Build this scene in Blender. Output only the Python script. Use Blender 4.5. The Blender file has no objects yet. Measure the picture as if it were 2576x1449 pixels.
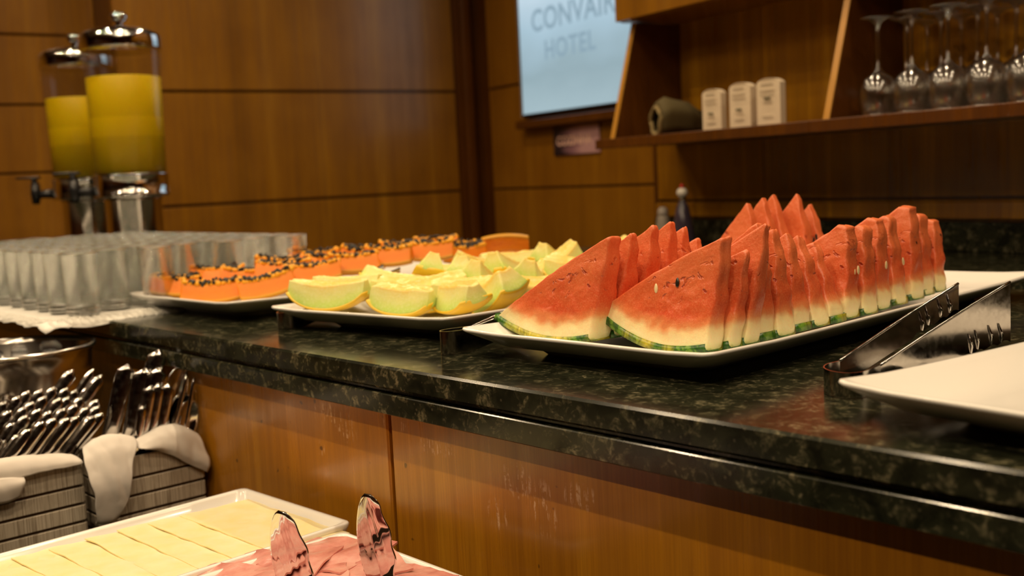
import bpy, math, random
from math import sin, cos, pi, radians, sqrt, atan2, exp
from mathutils import Vector, Matrix, noise
C = bpy.context.scene.collection
sc = bpy.context.scene

# ---------------------------------------------------------------- camera
cam_d = bpy.data.cameras.new('camera'); cam = bpy.data.objects.new('camera', cam_d); C.objects.link(cam)
YAW, ROLL, PITCH = radians(42.4), .048, math.atan(280/2700)
Fh = Vector((-cos(YAW), sin(YAW), 0)); Rh = Vector((sin(YAW), cos(YAW), 0)); Zh = Vector((0, 0, 1))
fw = Fh*cos(PITCH) - Zh*sin(PITCH); up0 = Fh*sin(PITCH) + Zh*cos(PITCH)
sx = Rh*cos(ROLL) - up0*sin(ROLL); sy = up0*cos(ROLL) + Rh*sin(ROLL)
m = Matrix((sx, sy, -fw)).transposed().to_4x4(); m.translation = Vector((0, 0, 1.12))
cam.matrix_world = m
cam_d.sensor_width = 36; cam_d.lens = 2700/2576*36; cam_d.clip_start = .02; cam_d.clip_end = 50
cam_d.dof.use_dof = True; cam_d.dof.focus_distance = 1.20; cam_d.dof.aperture_fstop = 4.6
sc.camera = cam

# ---------------------------------------------------------------- world, exposure
w = bpy.data.worlds.new('world'); sc.world = w; w.use_nodes = True
w.node_tree.nodes['Background'].inputs[0].default_value = (1, .8, .6, 1)
w.node_tree.nodes['Background'].inputs[1].default_value = .05
sc.view_settings.view_transform = 'Standard'; sc.view_settings.look = 'None'
sc.view_settings.exposure = 0.0; sc.view_settings.gamma = 1; sc.view_settings.use_curve_mapping = False
sc.cycles.max_bounces = 14; sc.cycles.transmission_bounces = 12; sc.cycles.glossy_bounces = 5
sc.cycles.diffuse_bounces = 3; sc.cycles.transparent_max_bounces = 40; sc.cycles.sample_clamp_indirect = 60
sc.cycles.caustics_reflective = False; sc.cycles.caustics_refractive = True; sc.cycles.blur_glossy = .1
LAMP = (1, .76, .48)
CEIL = 2.75
# recessed halogen lamps: x, y, watts
LAMPS = [(x, y, 7.5) for y in (-.75, .1) for x in (-3.0, -2.1, -1.2, -.3, .6)] + \
        [(x, 1.15, 5.0) for x in (-2.6, -1.7, -.8, .1)] + [(-2.9, 2.0, 6.0), (-2.0, 2.0, 4.0), (-1.1, 2.0, 3.0), (-.2, 1.8, 3.0), (-3.5, 1.2, 5.5)]

# ---------------------------------------------------------------- helpers
def tag(o, label=None, cat=None, group=None, kind=None):
    for k, v in (('label', label), ('category', cat), ('group', group), ('kind', kind)):
        if v: o[k] = v
    return o
def mk(name, V, Fc, mat, parent=None, smooth=True, attr=None, loc=None, rot=None, sharp=None):
    me = bpy.data.meshes.new(name); me.from_pydata([tuple(v) for v in V], [], [tuple(f) for f in Fc])
    me.validate(); me.update()
    if smooth: me.polygons.foreach_set('use_smooth', [True]*len(me.polygons))
    if sharp is not None: me.set_sharp_from_angle(angle=radians(sharp))
    if attr:
        a = me.attributes.new(attr[0], 'FLOAT', 'POINT'); a.data.foreach_set('value', attr[1])
    me.materials.append(mat)
    o = bpy.data.objects.new(name, me); C.objects.link(o)
    if parent: o.parent = parent
    if loc: o.location = loc
    if rot: o.rotation_euler = rot
    return o
def link(name, me, parent=None, loc=None, rot=None):
    o = bpy.data.objects.new(name, me); C.objects.link(o)
    if parent: o.parent = parent
    if loc is not None: o.location = loc
    if rot is not None: o.rotation_euler = rot
    return o
def empty(name, loc=(0, 0, 0), rot=(0, 0, 0)):
    o = bpy.data.objects.new(name, None); C.objects.link(o); o.location = loc; o.rotation_euler = rot
    o.empty_display_size = .02
    return o
def dup(root, loc, rot=None, label=None):
    r = root.copy(); C.objects.link(r); r.location = loc
    if rot is not None: r.rotation_euler = rot
    if label: r['label'] = label
    for ch in list(root.children):
        c = ch.copy(); C.objects.link(c); c.parent = r
        for g in ch.children:
            d = g.copy(); C.objects.link(d); d.parent = c
    return r
def bxm(x0, x1, y0, y1, z0, z1, b=.002):
    """box with chamfered edges: verts, faces"""
    b = min(b, (x1-x0)*.45, (y1-y0)*.45, (z1-z0)*.45)
    V = []; idx = {}
    for i, X in enumerate((x0, x1)):
        for j, Y in enumerate((y0, y1)):
            for k, Z in enumerate((z0, z1)):
                dx, dy, dz = (b if i == 0 else -b), (b if j == 0 else -b), (b if k == 0 else -b)
                idx[i, j, k] = len(V)
                V += [(X, Y+dy, Z+dz), (X+dx, Y, Z+dz), (X+dx, Y+dy, Z)]
    Fc = []
    g = lambda i, j, k, a: idx[i, j, k]+a
    for i in (0, 1):
        q = [g(i, 0, 0, 0), g(i, 0, 1, 0), g(i, 1, 1, 0), g(i, 1, 0, 0)]; Fc.append(q if i == 0 else q[::-1])
    for j in (0, 1):
        q = [g(0, j, 0, 1), g(1, j, 0, 1), g(1, j, 1, 1), g(0, j, 1, 1)]; Fc.append(q if j == 0 else q[::-1])
    for k in (0, 1):
        q = [g(0, 0, k, 2), g(0, 1, k, 2), g(1, 1, k, 2), g(1, 0, k, 2)]; Fc.append(q if k == 0 else q[::-1])
    for j in (0, 1):
        for k in (0, 1):
            q = [g(0, j, k, 1), g(0, j, k, 2), g(1, j, k, 2), g(1, j, k, 1)]; Fc.append(q if (j+k) % 2 == 0 else q[::-1])
    for i in (0, 1):
        for k in (0, 1):
            q = [g(i, 0, k, 2), g(i, 0, k, 0), g(i, 1, k, 0), g(i, 1, k, 2)]; Fc.append(q if (i+k) % 2 == 0 else q[::-1])
    for i in (0, 1):
        for j in (0, 1):
            q = [g(i, j, 0, 0), g(i, j, 0, 1), g(i, j, 1, 1), g(i, j, 1, 0)]; Fc.append(q if (i+j) % 2 == 0 else q[::-1])
    for i in (0, 1):
        for j in (0, 1):
            for k in (0, 1):
                q = [g(i, j, k, 0), g(i, j, k, 1), g(i, j, k, 2)]; Fc.append(q if (i+j+k) % 2 else q[::-1])
    return V, Fc
def box(name, x0, x1, y0, y1, z0, z1, mat, parent=None, b=.002, loc=None, rot=None):
    V, Fc = bxm(x0, x1, y0, y1, z0, z1, b)
    return mk(name, V, Fc, mat, parent, smooth=False, loc=loc, rot=rot)
def loft(rings, cap=(True, True), closed=True):
    n = len(rings[0]); V = [p for r in rings for p in r]; Fc = []
    for k in range(len(rings)-1):
        for i in range(n if closed else n-1):
            j = (i+1) % n
            Fc.append((k*n+i, k*n+j, (k+1)*n+j, (k+1)*n+i))
    if cap[0]: Fc.append(tuple(range(n))[::-1])
    if cap[1]: Fc.append(tuple((len(rings)-1)*n+i for i in range(n)))
    return V, Fc
def lathe(prof, n=32, cx=0, cy=0, cap=(True, True)):
    return loft([[(cx+r*cos(2*pi*i/n), cy+r*sin(2*pi*i/n), z) for i in range(n)] for r, z in prof], cap)
def merge(*parts):
    V, Fc = [], []
    for v, f in parts:
        o = len(V); V += list(v); Fc += [tuple(i+o for i in q) for q in f]
    return V, Fc
def tube(pts, r, n=8, flat=1.0):
    rings = []; pts = [Vector(p) for p in pts]
    for k, p in enumerate(pts):
        t = (pts[min(k+1, len(pts)-1)]-pts[max(k-1, 0)]).normalized()
        a = t.cross(Vector((0, 0, 1)) if abs(t.z) < .9 else Vector((1, 0, 0))).normalized(); bb = t.cross(a)
        rr = r[k] if isinstance(r, (list, tuple)) else r
        rings.append([p+a*rr*cos(2*pi*i/n)+bb*rr*flat*sin(2*pi*i/n) for i in range(n)])
    return loft(rings)
def nz(p, s): return noise.noise(Vector(p)*s)
def srgb(r, g, b):
    f = lambda c: (c/255/12.92 if c <= 10 else ((c/255+.055)/1.055)**2.4)
    return (f(r), f(g), f(b), 1)

# ---------------------------------------------------------------- materials
class M:
    def __init__(s, name, base=(.8, .8, .8), rough=.5, **kw):
        s.m = bpy.data.materials.new(name); s.m.use_nodes = True
        s.n = s.m.node_tree.nodes; s.l = s.m.node_tree.links; s.b = s.n['Principled BSDF']
        s.set('Base Color', tuple(base)[:3]+(1,)); s.set('Roughness', rough)
        for k, v in kw.items(): s.set(k.replace('_', ' '), v)
    def set(s, k, v):
        if hasattr(v, 'links') or isinstance(v, bpy.types.NodeSocket): s.l.new(v, s.b.inputs[k])
        else: s.b.inputs[k].default_value = v
    def node(s, t, **kw):
        n = s.n.new('ShaderNode'+t)
        for k, v in kw.items():
            if k.startswith('i_'):
                key = k[2:].replace('_', ' ')
                key = int(key) if key.isdigit() else key
                if isinstance(v, bpy.types.NodeSocket): s.l.new(v, n.inputs[key])
                else: n.inputs[key].default_value = v
            else: setattr(n, k, v)
        return n
    def coord(s, scale=(1, 1, 1), kind='Object', loc=(0, 0, 0)):
        t = s.node('TexCoord'); mp = s.node('Mapping'); s.l.new(t.outputs[kind], mp.inputs[0])
        mp.inputs['Scale'].default_value = scale; mp.inputs['Location'].default_value = loc
        return mp.outputs[0]
    def noise(s, vec, scale, detail=3, rough=.5, dist=0):
        n = s.node('TexNoise'); s.l.new(vec, n.inputs['Vector']); n.inputs['Scale'].default_value = scale
        n.inputs['Detail'].default_value = detail; n.inputs['Roughness'].default_value = rough
        n.inputs['Distortion'].default_value = dist
        return n.outputs['Fac']
    def ramp(s, fac, stops, interp='LINEAR'):
        r = s.node('ValToRGB'); s.l.new(fac, r.inputs[0]); r.color_ramp.interpolation = interp
        e = r.color_ramp.elements
        while len(e) < len(stops): e.new(.5)
        for q, (p, c) in zip(e, stops):
            q.position = p; q.color = (c, c, c, 1) if isinstance(c, (int, float)) else tuple(c)[:3]+(1,)
        return r.outputs[0]
    def mix(s, fac, a, b, mode='MIX'):
        n = s.node('MixRGB', blend_type=mode)
        for k, v in ((0, fac), (1, a), (2, b)):
            if isinstance(v, bpy.types.NodeSocket): s.l.new(v, n.inputs[k])
            else: n.inputs[k].default_value = v if isinstance(v, (int, float)) else tuple(v)[:3]+(1,)
        return n.outputs[0]
    def math(s, op, a, b=0, c=None):
        n = s.node('Math', operation=op)
        for k, v in ((0, a), (1, b)) + (((2, c),) if c is not None else ()):
            if isinstance(v, bpy.types.NodeSocket): s.l.new(v, n.inputs[k])
            else: n.inputs[k].default_value = v
        return n.outputs[0]
    def bump(s, h, strength=.2, dist=.001):
        n = s.node('Bump'); s.l.new(h, n.inputs['Height']); n.inputs['Strength'].default_value = strength
        n.inputs['Distance'].default_value = dist; s.l.new(n.outputs[0], s.b.inputs['Normal'])

def wood(name, dark, mid, light, rough=.28, coat=.3, drips=False, stripe=7.0, off=0):
    """veneer laid in vertical strips: grain along z; x and y both run across it"""
    k = M(name, rough=rough)
    v = k.coord((1, 1, 1), loc=(off, off*.7, 0))
    sep = k.node('SeparateXYZ', i_0=v); s_ = k.math('ADD', sep.outputs[0], sep.outputs[1])
    strip = k.node('CombineXYZ', i_0=s_).outputs[0]
    big = k.noise(strip, stripe, 3, .7)
    vec = k.node('CombineXYZ', i_0=k.math('MULTIPLY', s_, 60), i_1=0.0, i_2=k.math('MULTIPLY', sep.outputs[2], 2.2)).outputs[0]
    grain = k.noise(vec, 1.0, 5, .62, .25)
    fine = k.node('CombineXYZ', i_0=k.math('MULTIPLY', s_, 420), i_1=0.0, i_2=k.math('MULTIPLY', sep.outputs[2], 9)).outputs[0]
    fg = k.noise(fine, 1.0, 2, .5)
    c1 = k.ramp(big, [(.30, dark), (.47, mid), (.53, mid), (.68, light)])
    c2 = k.mix(k.ramp(grain, [(.35, 1), (.62, 0)]), c1, dark); c2n = c2.node; 
    c3 = k.mix(.45, c1, c2)
    c4 = k.mix(k.ramp(fg, [(.40, .28), (.58, 0)]), c3, dark)
    cloud = k.noise(v, 5, 3)
    c5 = k.mix(k.math('MULTIPLY', k.ramp(cloud, [(.4, 0), (.75, 1)]), .25), c4, light)
    if drips:
        # dried white splashes running down the panels in a few places
        dv = k.node('CombineXYZ', i_0=k.math('MULTIPLY', s_, 230), i_1=0.0, i_2=k.math('MULTIPLY', sep.outputs[2], 26)).outputs[0]
        d1 = k.ramp(k.noise(dv, 1.0, 3, .6), [(.52, 0), (.60, 1)])
        tot = 0.0
        for sc_, zc, ws_, wz in ((.008, .815, .055, .016), (.045, .80, .03, .02), (-.02, .765, .012, .012), (.155, .822, .03, .010), (.235, .805, .04, .012), (.375, .79, .03, .022), (.415, .765, .022, .035), (.47, .79, .03, .016), (.34, .745, .02, .02)):
            dx = k.math('DIVIDE', k.math('SUBTRACT', s_, sc_), ws_); dz = k.math('DIVIDE', k.math('SUBTRACT', sep.outputs[2], zc), wz)
            q = k.math('ADD', k.math('MULTIPLY', dx, dx), k.math('MULTIPLY', dz, dz))
            tot = k.math('ADD', tot, k.math('MAXIMUM', k.math('SUBTRACT', 1.0, q), 0.0))
        br = k.ramp(k.noise(k.coord(), 190, 3), [(.40, 0), (.55, 1)])
        fac = k.math('MULTIPLY', k.math('MULTIPLY', d1, k.math('MINIMUM', k.math('MULTIPLY', tot, 1.6), 1.0)), k.math('MULTIPLY', br, .62))
        c5 = k.mix(fac, c5, (.72, .48, .30))
        sp = k.ramp(k.noise(k.coord(), 70, 0), [(.84, 0), (.87, 1)])
        c5 = k.mix(k.math('MULTIPLY', sp, .7), c5, (.03, .015, .005))
    k.set('Base Color', c5); k.set('Coat Weight', coat); k.set('Coat Roughness', .14)
    k.set('Roughness', k.ramp(grain, [(.3, rough+.08), (.7, rough-.04)]))
    k.bump(fg, .12, .0006)
    return k.m
W_LOW = wood('counter_veneer', (.20, .068, .004), (.41, .163, .008), (.56, .255, .014), drips=True, stripe=6)
W_WALL = wood('wall_veneer', (.15, .056, .003), (.30, .122, .006), (.44, .20, .012), stripe=5, rough=.32, coat=.25)
W_BACK = wood('shelf_wall_veneer', (.18, .070, .003), (.34, .14, .005), (.72, .35, .010), stripe=10, off=3.3)
W_DARK = wood('dark_veneer', (.05, .014, .002), (.11, .034, .003), (.17, .055, .005), stripe=8, off=1.7)
W_EDGE = wood('light_edge_wood', (.40, .18, .02), (.58, .28, .04), (.66, .34, .06), stripe=8, off=5.1)

def granite():
    k = M('granite', rough=.1); v = k.coord()
    a = k.noise(v, 26, 4, .62, .6); b = k.noise(k.coord(loc=(4, 2, 1)), 68, 4, .6, .9); c = k.noise(k.coord(loc=(1, 7, 3)), 200, 3, .6)
    vo = k.node('TexVoronoi', i_Vector=v, i_Scale=95.0); vd = vo.outputs['Distance']
    base = k.mix(k.ramp(a, [(.35, 0), (.65, 1)]), (.006, .007, .004), (.022, .024, .013))
    pale = k.mix(k.ramp(c, [(.4, 0), (.6, 1)]), (.06, .06, .032), (.20, .175, .105))
    f = k.math('MULTIPLY', k.ramp(b, [(.50, 0), (.63, 1)]), k.ramp(a, [(.42, .04), (.62, .85)]))
    col = k.mix(f, base, pale)
    col = k.mix(k.math('MULTIPLY', k.ramp(vd, [(.05, 1), (.2, 0)]), .35), col, (.16, .14, .09))
    k.set('Base Color', col); k.set('Roughness', .16); k.set('Specular IOR Level', .32)
    return k.m
GRANITE = granite()
def porcelain(name='white_porcelain', base=(.86, .84, .80)):
    k = M(name, base, .16); k.set('Specular IOR Level', .5); k.set('Coat Weight', .3); k.set('Coat Roughness', .05); return k.m
PORC = porcelain()
def steel(name, base=(.62, .60, .57), rough=.12, brush=True):
    k = M(name, base, rough); k.set('Metallic', 1.0)
    if brush:
        n = k.noise(k.coord((1, 1, 1)), 140, 3, .6)
        k.set('Roughness', k.ramp(n, [(.3, rough*.7), (.7, rough*1.7)]))
    return k.m
STEEL = steel('polished_steel', (.66, .63, .60), .10); CHROME = steel('chrome', (.78, .77, .76), .05, False)
BRUSHED = steel('brushed_steel', (.60, .57, .53), .24)
TONGM = steel('worn_tong_steel', (.50, .47, .44), .12)
BLACKP = M('black_plastic', (.012, .012, .013), .3).m
GAP = M('shadow_gap', (.018, .012, .008), .8).m
def glassmat(name, tint=(.97, .98, .97), clear=.45, ior=1.45, gloss=.08, base=.0, edge=.25):
    k = M(name); n, l = k.n, k.l
    g = k.node('BsdfGlass'); g.inputs['Color'].default_value = tint+(1,); g.inputs['Roughness'].default_value = 0; g.inputs['IOR'].default_value = ior
    t = k.node('BsdfTransparent'); t.inputs[0].default_value = tint+(1,)
    mx = k.node('MixShader'); mx.inputs[0].default_value = clear
    l.new(g.outputs[0], mx.inputs[1]); l.new(t.outputs[0], mx.inputs[2])
    gl = k.node('BsdfGlossy'); gl.inputs['Roughness'].default_value = gloss
    lw = k.node('LayerWeight', i_Blend=.4)
    f2 = k.math('ADD', base, k.math('MULTIPLY', k.math('POWER', lw.outputs['Facing'], 3), edge))
    m2 = k.node('MixShader'); l.new(f2, m2.inputs[0]); l.new(mx.outputs[0], m2.inputs[1]); l.new(gl.outputs[0], m2.inputs[2])
    l.new(m2.outputs[0], n['Material Output'].inputs['Surface']); n.remove(k.b)
    return k.m
GLASS = glassmat('drinking_glass', (.985, .99, .98), .60, 1.45, .05, .0, .06)
GLINT = glassmat('thick_polished_glass', (.97, .985, .97), .40, 1.45, .17, .34, .3)
RIMG = glassmat('polished_rim_glass', (.98, .99, .98), .45, 1.45, .14, .20, .3)
GLASS2 = glassmat('wine_glass_glass', (.99, .99, .98), .35, 1.45, .15, .12, .40)
TANK = glassmat('clear_tank', (.96, .96, .96), .92, 1.1, .1, .03, .2)
def plain(name, base, rough=.5, bump=None, **kw):
    k = M(name, base, rough, **kw)
    if bump: k.bump(k.noise(k.coord(), bump[0], 4), bump[1], bump[2])
    return k.m
CLOTH = plain('white_napkin_linen', (.70, .65, .60), .9, (900, .15, .0004))
LACE = plain('white_lace', (.80, .78, .73), .85, (260, .6, .0015))

# ---------------------------------------------------------------- room shell (setting)
P0 = Vector((-1.1424, 2.441, 0)); NB = Vector((.1801, .9836, 0)); DB = Vector((-.9836, .1801, 0))
ROT_B = (0, 0, atan2(-.1801, .9836))            # local x to the right along the shelf wall, local y into it
COR = P0+NB*.25+DB*2.56
ROT_L = (0, 0, atan2(.9836, .1801))             # local x towards the corner, local y into the left wall
def struct(o): o['kind'] = 'structure'; return o
FLOOR = M('floor_tiles', (.12, .09, .06), .3)
_v = FLOOR.coord(); _b = FLOOR.node('TexBrick', i_Vector=_v); _b.offset = 0
_b.inputs['Scale'].default_value = 2.0; _b.inputs['Brick Width'].default_value = 1; _b.inputs['Row Height'].default_value = 1; _b.inputs['Mortar Size'].default_value = .006
_b.inputs['Color1'].default_value = (.16, .12, .08, 1); _b.inputs['Color2'].default_value = (.14, .10, .07, 1); _b.inputs['Mortar'].default_value = (.05, .04, .03, 1)
FLOOR.set('Base Color', _b.outputs[0])
struct(box('floor', -6.5, 3.6, -3.6, 5.2, -.05, 0, FLOOR.m))
struct(box('ceiling', -6.5, 3.6, -3.6, 5.2, CEIL, CEIL+.05, plain('ceiling_paint', (.40, .36, .30), .9)))
struct(box('wall_front', -6.5, 3.6, -3.65, -3.6, 0, CEIL, W_DARK))
struct(box('wall_right', 3.6, 3.65, -3.6, 5.2, 0, CEIL, W_DARK))
struct(box('wall_far_left', -6.55, -6.5, -3.6, 5.2, 0, CEIL, W_DARK))
# back wall, deeper part with the screen (left) : local x = -u
ZB = [0, .208, .638, 1.068, 1.498, 1.928, 2.358, CEIL]
wb = struct(box('wall_back', -2.66, -1.0, .27, .33, 0, CEIL, W_DARK, loc=P0, rot=ROT_B))
for i in range(len(ZB)-1):
    for a, b in ((-2.455, -1.03),):
        box('panel', a, b, .25, .272, ZB[i]+.004, ZB[i+1]-.004, W_WALL, wb, .003)
# back wall, part that carries the shelves (right)
ws = struct(box('wall_shelf_side', -1.06, 4.6, .02, .12, 0, CEIL, W_DARK, loc=P0, rot=ROT_B))
xs = [-1.055, -.6, -.145, .31, .765, 1.22, 1.9, 2.6]
for z0, z1 in ((.0, 1.018), (1.026, CEIL)):
    for i in range(len(xs)-1):
        box('panel', xs[i]+.0005, xs[i+1]-.0005, 0, .022, z0, z1, W_BACK, ws, .0008)
struct(box('trim_1', -1.075, -1.055, 0, .28, 0, CEIL, W_DARK, loc=P0, rot=ROT_B))
# left wall: main bay, then a bay set back
wl = struct(box('wall_left', -1.52, .2, .02, .3, 0, CEIL, W_DARK, loc=COR, rot=ROT_L))
for i in range(len(ZB)-1):
    box('panel', -1.52, -.11, 0, .022, ZB[i]+.005, ZB[i+1]-.005, W_WALL, wl, .003)
box('post', -.062, -.02, -.012, .022, 0, CEIL, W_DARK, wl, .004)
wl2 = struct(box('wall_left_bay', -6.5, -1.5, .32, .4, 0, CEIL, W_DARK, loc=COR, rot=ROT_L))
zb2 = [0, .18, .44, .70, .96, 1.22, 1.475, 1.735, 1.99, 2.25, 2.5, CEIL]
for i in range(len(zb2)-1):
    for a, b in ((-3.2, -1.52), (-5.0, -3.21)):
        box('panel', a, b, .30, .322, zb2[i]+.004, zb2[i+1]-.004, W_WALL, wl2, .003)

# ---------------------------------------------------------------- ceiling lamps
lampring = M('lamp_ring', (.75, .74, .70), .3).m
lens = M('lamp_lens', (.9, .85, .7), .3); lens.set('Emission Color', (1, .8, .55, 1)); lens.set('Emission Strength', 6.0)
for i, (x, y, p) in enumerate(LAMPS):
    e = tag(empty('ceiling_lamp', (x, y, CEIL)), 'small round recessed halogen lamp in the pale ceiling', 'lamp', 'recessed ceiling lamps')
    V, Fc = lathe([(.045, 0), (.045, -.006), (.036, -.008), (.033, -.003), (.033, 0)], 24, cap=(False, False))
    mk('ring', V, Fc, lampring, e)
    V, Fc = lathe([(.033, -.001), (.020, -.0015), (.001, -.0017)], 20, cap=(False, True))
    mk('lens', V, Fc, lens.m, e)
    ld = bpy.data.lights.new('halogen', 'AREA'); ld.shape = 'DISK'; ld.size = .025; ld.energy = p; ld.color = LAMP; ld.spread = radians(150)
    lo = bpy.data.objects.new('halogen', ld); C.objects.link(lo); lo.parent = e; lo.location = (0, 0, -.012)

# ---------------------------------------------------------------- buffet island
isl = tag(empty('buffet_counter', (-1.2, .745, 0)), 'long buffet counter with orange-brown veneer front panels under green-black granite', 'counter')
def ib(name, x0, x1, y0, y1, z0, z1, mat, b=.002, par=isl): return box(name, x0+1.2, x1+1.2, y0-.745, y1-.745, z0, z1, mat, par, b)
body = ib('carcass', -3.55, .5, .79, 1.70, 0, .838, W_DARK)
for a, b in ((-3.55, -3.125), (-3.117, -2.105), (-2.097, -1.085), (-1.0775, -.065), (-.057, .5)):
    ib('panel', a, b, .768, .789, .02, .839, W_LOW, .0025)
gt = tag(empty('granite_worktop', (-1.2, .745, .84)), 'polished green-black granite worktop with double grooved edge carrying the fruit platters', 'worktop')
def gb(name, x0, x1, y0, y1, z0, z1, b): return box(name, x0+1.2, x1+1.2, y0-.745, y1-.745, z0-.84, z1-.84, GRANITE, gt, b)
gb('lower_slab', -3.6, .55, .746, 1.76, .840, .8655, .0012)
gb('recess', -3.6, .55, .753, 1.755, .8655, .8715, .0005)
gb('upper_slab', -3.6, .55, .745, 1.765, .8715, .90, .0028)
# small counter against the shelf wall
bc = tag(empty('back_counter', P0, ROT_B), 'narrow dark granite counter with a low upstand against the shelf wall', 'counter')
box('cabinet', -1.04, 1.85, -.38, 0, 0, .872, W_DARK, bc)
box('worktop', -1.05, 1.87, -.42, 0, .872, .90, GRANITE, bc, .003)
box('upstand', -1.05, 1.87, -.022, -.001, .9, .968, GRANITE, bc, .002)
box('batten', -1.05, 1.87, -.016, -.001, .975, 1.014, W_BACK, bc, .002)
# lower counter in front
lc = tag(empty('lower_counter', (-1.2, .45, 0)), 'lower dark granite ledge in front of the counter carrying crates and trays', 'counter')
box('cabinet', -2.0, 1.0, -.33, .312, 0, .572, W_LOW, lc)
box('worktop', -2.05, 1.05, -.37, .315, .572, .60, GRANITE, lc, .003)
cd = tag(empty('cooling_plate', (-1.05, .45, .60)), 'low steel cooling plate under the cheese and ham trays', 'cooling plate')
box('housing', -.30, .47, -.30, .27, 0, .064, BRUSHED, cd, .004)
box('plate', -.305, .475, -.305, .275, .064, .0675, STEEL, cd, .001)

# ---------------------------------------------------------------- platters
def rrect(a, b, r, n=10, z=0, warp=0):
    """rounded rectangle ring; warp lifts the corners; sides sampled"""
    pts = []
    cs = [(a-r, b-r, 0), (-(a-r), b-r, pi/2), (-(a-r), -(b-r), pi), (a-r, -(b-r), 1.5*pi)]
    for q, (cx, cy, a0) in enumerate(cs):
        for i in range(n+1):
            t = a0+pi/2*i/n; pts.append((cx+r*cos(t), cy+r*sin(t)))
        nx = cs[(q+1) % 4]; t1 = nx[2]
        p1 = (cx+r*cos(a0+pi/2), cy+r*sin(a0+pi/2)); p2 = (nx[0]+r*cos(t1), nx[1]+r*sin(t1))
        for i in range(1, 8): pts.append((p1[0]+(p2[0]-p1[0])*i/8, p1[1]+(p2[1]-p1[1])*i/8))
    out = []
    for x, y in pts:
        c = (abs(x)/a)**6*(abs(y)/b)**6 if warp else 0
        sg = 1-warp*.6*((1-(abs(x)/a)**2)*(abs(y)/b)**8+(1-(abs(y)/b)**2)*(abs(x)/a)**8) if warp else 1
        out.append((x*sg, y*sg, z+warp*.12*c))
    return out
def platter(name, label, a, b, loc, yaw, h=.034):
    e = tag(empty(name, loc, (0, 0, yaw)), label, 'platter')
    R = lambda off, z, r, w=0: rrect(a-off, b-off, r, 10, z, w)
    rings = [R(.078, .0035, .03), R(.074, 0, .032), R(.068, 0, .034), R(.064, .004, .034), R(.060, .0075, .035), R(.030, .013, .026, .02), R(.010, .0245, .017, .03),
             R(.0015, h-.0045, .012, .035), R(0, h-.002, .0115, .035), R(.001, h, .011, .035), R(.004, h, .011, .035), R(.010, h-.004, .014, .03),
             R(.030, .0215, .022, .02), R(.052, .0145, .034), R(.068, .0125, .034), R(.14, .012, .02)]
    V, Fc = loft(rings, (True, True))
    mk('dish', V, Fc, PORC, e)
    return e
def corner_platter(label, cx, cy, wx, wy, yaw, name='porcelain_platter', h=.034):
    """cx,cy = near right corner"""
    c, s = cos(yaw), sin(yaw); lx, ly = -wx/2, wy/2
    return platter(name, label, wx/2, wy/2, (cx+lx*c-ly*s, cy+lx*s+ly*c, .9002), yaw, h)
corner_platter('long white porcelain platter heaped with watermelon slices', -.638, .842, .378, .862, radians(1.2))
corner_platter('long white porcelain platter heaped with pale green melon wedges', -1.100, .888, .385, .82, radians(7.5))
corner_platter('long white porcelain platter heaped with orange papaya pieces', -1.600, .836, .37, .80, radians(2.5))
platter('porcelain_platter', 'empty white porcelain platter at the near right end of the granite worktop', .16, .22, (-.285, .985, .9002), radians(-8), .035)

# ---------------------------------------------------------------- watermelon slices
def wm_flesh():
    k = M('watermelon_flesh', rough=.38)
    at = k.node('Attribute', attribute_name='ripe').outputs['Fac']; v = k.coord()
    n1 = k.noise(v, 45, 3); n2 = k.noise(v, 520, 3, .6); n3 = k.noise(v, 22, 2)
    f = k.math('ADD', at, k.math('MULTIPLY', k.math('SUBTRACT', n1, .5), .018))
    f = k.math('MULTIPLY', f, 10)
    c = k.ramp(f, [(.0, (.42, .52, .12)), (.035, (.78, .80, .40)), (.10, (.86, .80, .46)), (.19, (.86, .70, .36)), (.27, (.74, .27, .10)), (.37, (.64, .082, .024)), (.6, (.64, .098, .028)), (.95, (.72, .15, .05))])
    mott = k.math('MULTIPLY', k.ramp(n3, [(.35, 0), (.7, 1)]), k.ramp(f, [(.2, 0), (.35, .6)]))
    c = k.mix(mott, c, (.80, .20, .06))
    c = k.mix(k.math('MULTIPLY', k.ramp(n2, [(.45, 0), (.7, 1)]), .22), c, (.95, .45, .22))
    k.set('Base Color', c); k.set('Subsurface Weight', .25); k.set('Subsurface Radius', (.010, .004, .002)); k.set('Subsurface Scale', .6)
    k.set('Roughness', .36); k.set('Specular IOR Level', .5)
    ck = k.noise(k.coord((1, 1, 1.3), loc=(2, 5, 1)), 62, 2, .5, .7); band = k.ramp(f, [(.50, 0), (.62, 1), (.88, 1), (.98, 0)])
    pit = k.math('MULTIPLY', k.ramp(ck, [(.30, 1), (.38, 0)]), band)
    k.set('Base Color', k.mix(k.math('MULTIPLY', pit, .75), c, (.36, .02, .008)))
    hh = k.math('ADD', k.math('MULTIPLY', n2, .25), k.math('ADD', k.math('MULTIPLY', pit, -2.2), k.math('MULTIPLY', k.noise(v, 150, 3), .7)))
    k.bump(hh, .8, .0011)
    return k.m
FLESH = wm_flesh()
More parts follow.
